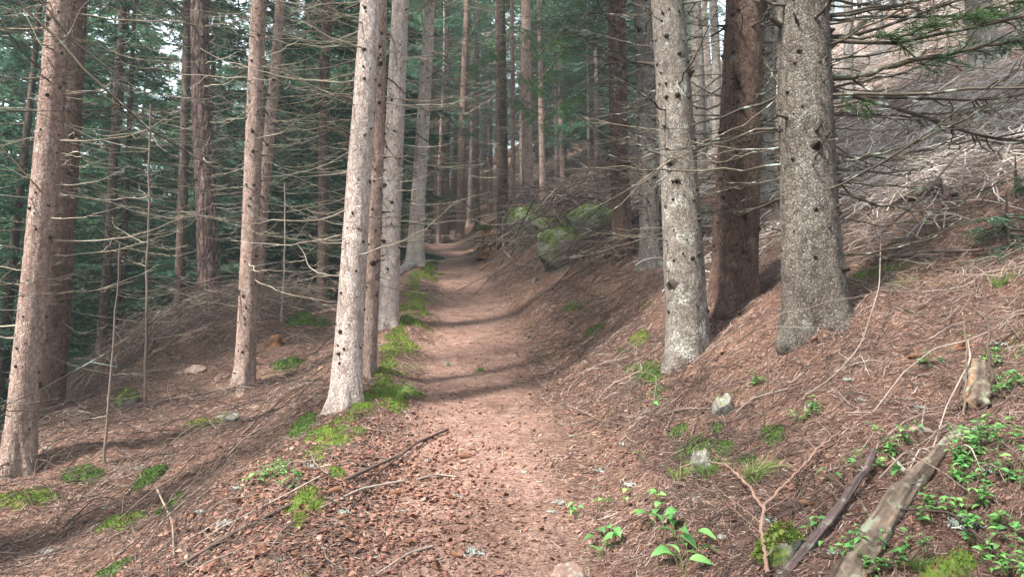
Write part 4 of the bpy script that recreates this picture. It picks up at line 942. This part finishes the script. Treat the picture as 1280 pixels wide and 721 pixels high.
# rotten stump at the bend
b = hit(614, 318); root = empty("rotten_stump", b); g = G(); K = 9
P = resample(np.array([[-.05, 0, -.15], [-.02, 0, .12], [-.12, -.02, .5], [-.2, 0, .66]]), 14); rr = np.array([.30, .27, .25, .23, .2, .19, .18, .18, .17, .16, .15, .14, .11, .03])
v, q = strands(P[None], rr[None], 26); v = v * (1 + .22 * fbm(v[:, 0] * 6 + 3, v[:, 1] * 6 + v[:, 2] * 4, 8, 3)[:, None]); g.add(v, q, 0, np.clip(.4 + fbm(v[:, 2] * 25, v[:, 0] * 25, 3, 3), 0, 1)); g.build("stump_wood", M['rotwood'], root)
g = G(); B = rng.normal(0, 1, (700, 3)) * [.10, .10, .03] + [-.17, 0, .68]; d = nrm(rng.normal(0, .7, (700, 3)) + [0, 0, 1]); e = nrm(np.cross(d, rng.normal(0, 1, (700, 3))))
g.add(np.stack([B - e * .012, B + e * .012, B + d * .04], 1).reshape(-1, 3), np.arange(2100).reshape(-1, 3), 0, np.repeat(rng.random(700), 3)); g.build("moss_cap", M['moss'], root, smooth=False)
g = G()
for k in range(14):
    a = rng.uniform(-2.6, 1.2); t = np.linspace(0, 1, 8)[:, None]; L = rng.uniform(.4, 1.3)
    Q = np.array([.05, 0, .45]) + np.array([math.cos(a), math.sin(a) * .5, 0]) * L * t + np.array([0, 0, 1]) * (.35 * t - .8 * t ** 2) * L + rng.normal(0, .02, (8, 3)) * t
    addstr(g, Q, np.linspace(.02, .005, 8)[None], 5, 0, rng.random())
g.build("roots", M['deadwood'], root); tag(root, "rotten orange brown stump with a moss cap and bent roots at the bend", "stump")
b = hit(343, 432); g = G(); P = resample(np.array([[0, 0, -.12], [0, 0, .05], [.03, 0, .12]]), 8); v, q = strands(P[None], np.array([[.15, .14, .12, .11, .10, .08, .06, .02]]), 20)
v = v * (1 + .8 * fbm(v[:, 0] * 9 + 3, v[:, 1] * 9 + v[:, 2] * 8, 12, 3)[:, None]); g.add(v, q, 0, np.clip(.28 + fbm(v[:, 2] * 20, v[:, 0] * 20, 3, 2), 0, 1))
tag(g.build("rotten_stump", M['rotwood'], None, b), "small crumbled orange stump below the slender pale pole", "stump")

# ---- leafy plants
def leaf(L, W, droop=.25, K=6):
    t = np.linspace(0, 1, K); w_ = W * np.sin(np.pi * np.clip(t * .93 + .03, 0, 1) ** .85); z = L * (.10 * np.sin(t * 3.1) - droop * t ** 2)
    P = np.stack([np.stack([t * L, -w_, z + w_ * .35], 1), np.stack([t * L, 0 * t, z], 1), np.stack([t * L, w_, z + w_ * .35], 1)], 1)
    f = [[i * 3 + j, i * 3 + j + 1, i * 3 + 3 + j + 1, i * 3 + 3 + j] for i in range(K - 1) for j in range(2)]
    return P.reshape(-1, 3), np.array(f)
def orient(P, an, pitch, roll=0):
    c, s = math.cos(roll), math.sin(roll); P = np.stack([P[:, 0], P[:, 1] * c - P[:, 2] * s, P[:, 1] * s + P[:, 2] * c], 1)
    c, s = math.cos(pitch), math.sin(pitch); P = np.stack([P[:, 0] * c - P[:, 2] * s, P[:, 1], P[:, 0] * s + P[:, 2] * c], 1); return rotz(P, an)
def plant(px, py, rpx, label, kind='small', group="leafy plants on the forest floor", n=None, bright=.5, name="leafy_plant"):
    c = hit(px, py + rpx * .4); Rr = rpx * mpp(c); root = empty(name, c); tag(root, label, "plant", group); gs, gl = G(), G()
    if kind == 'small':
        for k in range(n or max(4, int(22 * (Rr / .12) ** 1.25))):
            a = rng.uniform(0, 6.28); d = Rr * math.sqrt(rng.random()); x, y = d * math.cos(a), d * math.sin(a); z = float(ground_z(c[0] + x, c[1] + y)) - c[2]
            hh = rng.uniform(.03, .11); ln = rng.normal(0, .35, 2); P = np.array([[x, y, z], [x + ln[0] * hh * .5, y + ln[1] * hh * .5, z + hh * .6], [x + ln[0] * hh, y + ln[1] * hh, z + hh]])
            addstr(gs, P, np.array([[.0013, .001, .0007]]), 4, 0, rng.random())
            a0 = rng.uniform(0, 6.28)
            for j in range(rng.integers(4, 8)):
                l = rng.uniform(.018, .036); v, f = leaf(l, l * .27, .2, 5); u = rng.uniform(.35, 1); p = P[0] + (P[2] - P[0]) * u
                gl.add(orient(v, a0 + j * 2.4, rng.uniform(-.2, .5), rng.normal(0, .3)) + p, f, 0, np.clip(rng.normal(bright, .2), 0, 1))
    else:
        for k in range(n or 3):
            a = rng.uniform(0, 6.28); l = min(.085, Rr * rng.uniform(.6, 1.1)); hh = rng.uniform(.02, .05) + l * .25
            x, y = rng.normal(0, Rr * .3, 2); z = float(ground_z(c[0] + x, c[1] + y)) - c[2]; e = np.array([x + math.cos(a) * l * .25, y + math.sin(a) * l * .25, z + hh])
            q_ = G(); addstr(q_, np.array([[x, y, z], [(x + e[0]) / 2, (y + e[1]) / 2, z + hh * .7], e]), np.array([[.002, .0016, .0013]]), 5, 0, .3); st_ = q_.build("stem", M['stem'], root)
            q_ = G(); v, f = leaf(l, l * rng.uniform(.20, .28), rng.uniform(.15, .5), 9); q_.add(orient(v, a, rng.uniform(-.1, .45), rng.normal(0, .35)) + e, f, 0, np.clip(rng.normal(bright, .15), 0, 1)); q_.build("leaf", M['leaf'], st_)
    if kind == 'small':
        gs.build("stems", M['stem'], root)["kind"] = "stuff"; gl.build("foliage", M['leaf'], root)
    return root
plant(1224, 540, 44, "dense low plant of small leaves right of the flat pinkish stone")
plant(1212, 582, 34, "low small-leaved plant below the densest one at the right")
plant(1238, 610, 26, "small-leaved plant above the lichen covered twigs at the right")
plant(1270, 474, 28, "small-leaved plant at the right edge beside the dead stems")
plant(1248, 455, 14, "little leafy sprig just behind the dead stems")
plant(1130, 553, 24, "small-leaved plant just below the flat pinkish stone's left end")
plant(1112, 690, 40, "bushy small-leaved plant beside the lower end of the log")
plant(1072, 712, 20, "little plant at the bottom between log and thick branch")
plant(1240, 655, 30, "small-leaved plant at the right above the broad moss cushion")
plant(1262, 698, 36, "leafy plant in the bottom right corner", bright=.65)
plant(1196, 640, 16, "tiny light green sprig beside the lichen covered twigs", bright=.8)
plant(1160, 640, 16, "tiny sprig right of the half rotted log")
plant(1006, 514, 15, "tiny sprig below the foot of the thickest trunk", bright=.6)
plant(1166, 452, 10, "tiny sprig among the crossing white branches")
plant(1086, 588, 14, "tiny leafy sprig above the thick purplish branch")
plant(846, 664, 34, "largest broad-leaved seedling in the clump at the bottom right of the path", 'broad', n=9, bright=.5)
plant(856, 700, 26, "drooping broad-leaved seedling at the bottom below the largest one", 'broad', n=7, bright=.55)
plant(812, 655, 20, "broad-leaved seedling just left of the largest one", 'broad', n=5)
plant(770, 668, 20, "broad-leaved seedling low in the middle of the clump", 'broad', n=6)
plant(748, 690, 14, "small broad-leaved seedling at the lower left of the clump", 'broad', n=5)
plant(752, 632, 16, "yellowish green seedling at the upper left of the clump", 'broad', n=3, bright=.85)
plant(784, 622, 20, "palest long-leaved seedling at the top of the clump", 'broad', n=2, bright=.95)
plant(822, 625, 15, "round-leaved seedling at the upper right of the clump", 'broad', n=4, bright=.75)
plant(724, 640, 13, "tiny seedling at the left edge of the clump beside the path", 'broad', n=5)
plant(802, 570, 10, "tiny two-leaved sprout on the bank above the clump", 'broad', n=2)
plant(818, 508, 10, "tiny sprout on the bank below the large pale grey trunk", 'broad', n=5)
plant(1130, 595, 20, "plant with long narrow leaves left of the fallen log", 'broad', n=4, bright=.4)
plant(1040, 598, 18, "two-leaved seedling between the pinkish fork and the log", 'broad', n=2)
plant(1022, 662, 18, "round-leaved seedling right of the mossy grey stone", 'broad', n=5)
plant(1275, 575, 14, "long-leaved plant at the right edge of the picture", 'broad', n=3, bright=.65)
plant(302, 606, 14, "light green single sprout on the left slope", 'broad', n=2, bright=.8)
plant(342, 592, 18, "creeping leafy sprig left of the long moss patch", 'small', bright=.5)
plant(362, 604, 12, "little leafy sprig just above the long moss patch", 'small')
plant(940, 480, 8, "tiny sprout left of the foot of the thickest trunk", 'small')
plant(1205, 424, 7, "tiny bright sprout between the two dead stems", 'broad', n=2)
def tuft(px, py, rpx, label, n=60, bright=.5, lean=0):
    c = hit(px, py); Rr = rpx * mpp(c); a = rng.uniform(0, 6.28, n); d = Rr * .35 * np.sqrt(rng.random(n)); l = Rr * rng.uniform(.7, 1.6, n); t = np.linspace(0, 1, 6)[None]
    B = np.stack([d * np.cos(a), d * np.sin(a), 0 * d], 1); B[:, 2] = ground_z(c[0] + B[:, 0], c[1] + B[:, 1]) - c[2]
    sp = rng.uniform(.4, 1.0, n)[:, None]; x = B[:, :1] + (np.cos(a)[:, None] + lean) * l[:, None] * sp * t ** 1.5 * .8; y = B[:, 1:2] + (np.sin(a)[:, None] - .3) * l[:, None] * sp * t ** 1.5 * .8; z = B[:, 2:3] + l[:, None] * (t - .62 * t ** 2.4 * sp)
    g = G(); addstr(g, np.stack([x, y, z], -1), np.linspace(.0018, .0004, 6)[None].repeat(n, 0), 3, 0, np.clip(rng.normal(bright, .25, n), 0, 1))
    tag(g.build("grass_tuft", M['grass'], None, c), label, "grass tuft", "grass tufts beside the path")
tuft(884, 595, 26, "grass tuft right beside the upright pale stone", 70, .5); tuft(942, 600, 28, "long arching grass tuft above the forked pinkish branch", 80, .55, .4)
tuft(492, 500, 26, "bright grass tuft in the rounded moss cushion on the left", 160, .6); tuft(850, 600, 24, "sparse grass tuft left of the upright pale stone", 45, .7)
tuft(1150, 712, 20, "grass in the broad moss cushion at the bottom right", 60, .5); tuft(1250, 360, 20, "low grass tuft on the slope right of the dead stems", 60, .6)

# ---- living boughs and long dead limbs of the near trees
def sprays(P, rs, nt_=26, tl=(.12, .4), nl=.022, nw=.0035, hang=.25, lo=.15):
    g = G(); K = len(P); u = rs.uniform(lo, 1, nt_); T_ = []; V_ = []
    for uu in u:
        i = uu * (K - 1); i0 = min(int(i), K - 2); B = P[i0] + (P[i0 + 1] - P[i0]) * (i - i0); D = nrm(P[i0 + 1] - P[i0]); S = nrm(np.cross(D, [0, 0, 1.])) * rs.choice([-1, 1])
        d = nrm(D * .8 + S * rs.uniform(.3, 1) + np.array([0, 0, -hang]) * rs.uniform(0, 2)); l = rs.uniform(*tl) * (1.15 - .5 * uu)
        sub = [(B, d, l)] + [(B + d * l * q, nrm(d + nrm(np.cross(d, [0, 0, 1.])) * sg * .9), l * .45) for q, sg in ((.3, 1), (.45, -1), (.6, 1), (.75, -1))]
        for (b_, d_, l_) in sub:
            V_.append(np.stack([b_, b_ + d_ * l_ * .5, b_ + d_ * l_])); n = int(l_ / .0045) + 3
            tt = rs.random(n); base = b_ + d_ * (l_ * tt)[:, None]; o = nrm(d_ * .7 + rs.normal(0, .75, (n, 3))); wv = nrm(np.cross(o, rs.normal(0, 1, (n, 3)))) * nw * .5
            T_.append(np.stack([base - wv, base + wv, base + o * nl * rs.uniform(.7, 1.2, (n, 1))], 1))
    tri = np.concatenate(T_); g.add(tri.reshape(-1, 3), np.arange(len(tri) * 3).reshape(-1, 3), 0, np.repeat(np.clip(rs.normal(.45, .25, len(tri)), 0, 1), 3))
    V_ = np.array(V_); addstr(g, V_, np.array([[.0025, .0018, .001]]).repeat(len(V_), 0), 3, 1, .4); return g
def limb(key, pts, r0, r1, m='bough', green=0, greenlo=.2, side=10, mat_='needles_fresh', tl=(.12, .4), nl=.022, nw=.0035, twl=.3, hang=.25):
    root, base = (HEROES[key][0], HEROES[key][1]); rs = np.random.default_rng(abs(int(pts[0][0] * 7 + pts[0][1] + pts[1][0])))
    W_ = np.array([at(*q) for q in pts]); P = resample(W_, 18, wob=.008) - base; L = np.linalg.norm(P[-1] - P[0])
    g = G(); addstr(g, P, (np.linspace(r0, r1, 18) * (1 + rs.normal(0, .07, 18)))[None], 8, 0, rs.uniform(.2, .8))
    for k in range(side):
        i = rs.integers(2, 17); D = nrm(P[i] - P[i - 1]); S = nrm(np.cross(D, [0, 0, 1.])) * rs.choice([-1, 1]); l = L * twl * rs.uniform(.3, 1.2); t = np.linspace(0, 1, 7)[:, None]
        Q = P[i] + (D * rs.uniform(.4, 1) + S * rs.uniform(.2, .9) + np.array([0, 0, rs.uniform(-.5, .15)])) * l * t + np.array([0, 0, .25 * l]) * t ** 2 + np.cumsum(rs.normal(0, .015 * l, (7, 3)), 0)
        addstr(g, Q, np.linspace(max(r1 * .7, .003), .0012, 7)[None], 4, 0, rs.random())
    br = g.build("branch", M[m], root)
    if green: sprays(P, rs, green, tl, nl, nw, hang, greenlo).build("foliage", [M[mat_], M['deadwood_dark']], br, smooth=False)
yb = HEROES['T22'][1][1]
limb('T22', [(1035, 98, yb), (1090, 92, yb - .1), (1140, 76, yb - .2), (1200, 66, yb - .3), (1300, 44, yb - .5)], .022, .011, green=34, greenlo=.35, tl=(.1, .3), mat_='needles')
limb('T22', [(1035, 112, yb), (1110, 98, yb + .2), (1160, 80, yb + .5), (1230, 40, yb + .8)], .010, .005)
limb('T22', [(1035, 142, yb), (1150, 146, yb + .1), (1200, 140, yb + .2), (1300, 112, yb + .3)], .010, .006, side=14)
limb('T22', [(1040, 190, yb), (1100, 199, yb), (1150, 190, yb + .1), (1210, 174, yb + .1), (1300, 182, yb + .2)], .010, .006, side=14)
limb('T22', [(1040, 206, yb), (1130, 186, yb - .2), (1180, 160, yb - .3), (1290, 105, yb - .4)], .009, .004, side=12)
limb('T22', [(1035, 62, yb), (1090, 22, yb + .2), (1140, -20, yb + .4)], .018, .010)
limb('T22', [(1035, 50, yb), (1130, 44, yb - .3), (1200, 20, yb - .5), (1300, -5, yb - .6)], .012, .007, green=44, greenlo=.2, tl=(.1, .32))
limb('T22', [(1035, 25, yb), (1150, 20, yb - .1), (1300, 25, yb - .2)], .012, .007, green=22, greenlo=.3, tl=(.1, .3), mat_='needles')
limb('T22', [(1040, 272, yb), (1120, 284, yb + .1), (1180, 262, yb + .2), (1250, 230, yb + .2)], .007, .003, side=10)
limb('T22', [(1040, 130, yb), (1060, 128, yb - .1), (1085, 130, yb - .3)], .005, .003, green=7, tl=(.08, .16))
limb('T22', [(1045, 320, yb), (1130, 310, yb + .1), (1185, 290, yb + .1), (1250, 225, yb + .3)], .008, .004, side=8)
limb('T22', [(985, 40, yb), (960, 20, yb - .1), (945, -30, yb - .2)], .018, .012)
limb('T22', [(985, 165, yb), (930, 168, yb - .1), (880, 183, yb - .1), (830, 187, yb - .1), (775, 180, yb)], .006, .003, m='deadwood_dark', side=12, twl=.25)
limb('T22', [(985, 110, yb), (945, 148, yb + .1), (890, 175, yb + .15), (830, 205, yb), (762, 265, yb)], .005, .003, m='deadwood', side=8)
limb('T22', [(985, 185, yb), (940, 190, yb), (890, 205, yb + .1), (800, 185, yb + .2)], .005, .003, m='deadwood_dark', side=10)
yb = HEROES['T21'][1][1]
limb('T21', [(945, 60, yb), (975, 110, yb - .3), (990, 135, yb - .6)], .012, .008)
limb('T21', [(900, 130, yb), (880, 140, yb - .2), (840, 120, yb - .3), (820, 60, yb - .3)], .008, .004)
limb('T21', [(900, 210, yb), (870, 235, yb + .1), (840, 250, yb + .3)], .010, .006)
yb = HEROES['T17'][1][1]
for (a, b_, c_) in ((40, -60, 60), (10, -30, 90), (90, 70, 150), (-30, 10, 60)):
    limb('T17', [(768, a, yb), (735, b_ + 40, yb - 1.0), (700, c_ - 20, yb - 1.8), (672, c_ + 10, yb - 2.6)], .010, .004, green=15, greenlo=.35, tl=(.15, .42), nl=.03, nw=.005, hang=.7)
yb = HEROES['T14'][1][1]
for (a, dx) in ((30, 50), (90, 60), (60, -40), (120, 45)):
    limb('T14', [(628, a, yb), (628 + dx * .5, a + 5, yb - 2), (628 + dx, a + 30, yb - 4)], .012, .005, green=22, greenlo=.25, tl=(.25, .6), nl=.04, nw=.009, hang=.8)
# dark bough sweeping in at the top left from a tree outside the frame
x0, y0 = -3.7, 3.3; z0 = float(ground_z(x0, y0)); HEROES['T0'] = (bg_tree('old1', x0, y0, "spruce just outside the left edge whose dark limb sweeps into the upper left", None, .8), np.array([x0, y0, z0]), None, None, 0)
HEROES['T0'][0].rotation_euler = (0, 0, 0); HEROES['T0'][0].scale = (1, 1, 1); HEROES['T0'][0].location = (x0, y0, z0)
limb('T0', [(-330, -330, 3.3), (-100, -150, 3.35), (30, 0, 3.4), (62, 52, 3.45), (130, 112, 3.5), (190, 168, 3.6), (250, 200, 3.8), (320, 240, 4.0)], .018, .003, m='deadwood_dark', side=12, twl=.10)
limb('T0', [(-330, -250, 3.3), (-60, -110, 3.5), (52, 0, 3.6), (82, 48, 3.7), (112, 76, 3.7), (200, 125, 3.8)], .010, .003, m='deadwood_dark', side=10, twl=.12)
# young spruces
def sapling(px, py, hpx, rpx, label, seed, fresh=False, nl=.03):
    b = hit(px, py); s = mpp(b); H = hpx * s; Rr = rpx * s; rs = np.random.default_rng(seed); root = empty("young_spruce", b); tag(root, label, "young spruce")
    g = G(); addstr(g, np.array([[0, 0, -.1], [0, 0, H * .5], [0.01, 0, H * .97]]), np.array([[.018, .012, .003]]), 7, 0, .4); g.build("trunk", M['deadwood_dark'], root)
    crown_geo(H, H * .04, Rr, rs, 2.2, nl, .007, None, .25, .14, nper=6).build("crown", [M['needles_fresh' if fresh else 'needles'], M['deadwood_dark']], root, smooth=False)
sapling(1262, 312, 78, 48, "small dark green young spruce at the right edge of the hillside", 3)
sapling(84, 470, 150, 34, "small bright green young spruce behind the far left pinkish trunk", 4, True, .05)
sapling(1272, 250, 60, 40, "young spruce higher on the hillside above the small dark one at the right edge", 5)

# ------------------------------------------------------------------ forest air: pale haze round everything
mh, th = mat('haze'); nh = N(th); pv = nh("VolumePrincipled", i_Density=.0028); pv.inputs["Color"].default_value = (.70, .88, .95, 1); pv.inputs["Anisotropy"].default_value = .2
oh = th.nodes.new("ShaderNodeOutputMaterial"); th.links.new(pv.outputs[0], oh.inputs["Volume"])
x0, x1, y0, y1 = gx[0] - 1, gx[-1] + 1, gy[0] - 1, gy[-1] + 1; z0, z1 = float(Z.min()) - 1, max(float(Z.max()), 60) + 1
g = G(); g.add([[x, y, z] for z in (z0, z1) for (x, y) in ((x0, y0), (x1, y0), (x1, y1), (x0, y1))], [[0, 3, 2, 1], [4, 5, 6, 7], [0, 1, 5, 4], [1, 2, 6, 5], [2, 3, 7, 6], [3, 0, 4, 7]])
tag(g.build("haze", mh, smooth=False), kind="stuff", label="pale haze between the trees of the forest", cat="haze")
print("Z range", z0, z1)
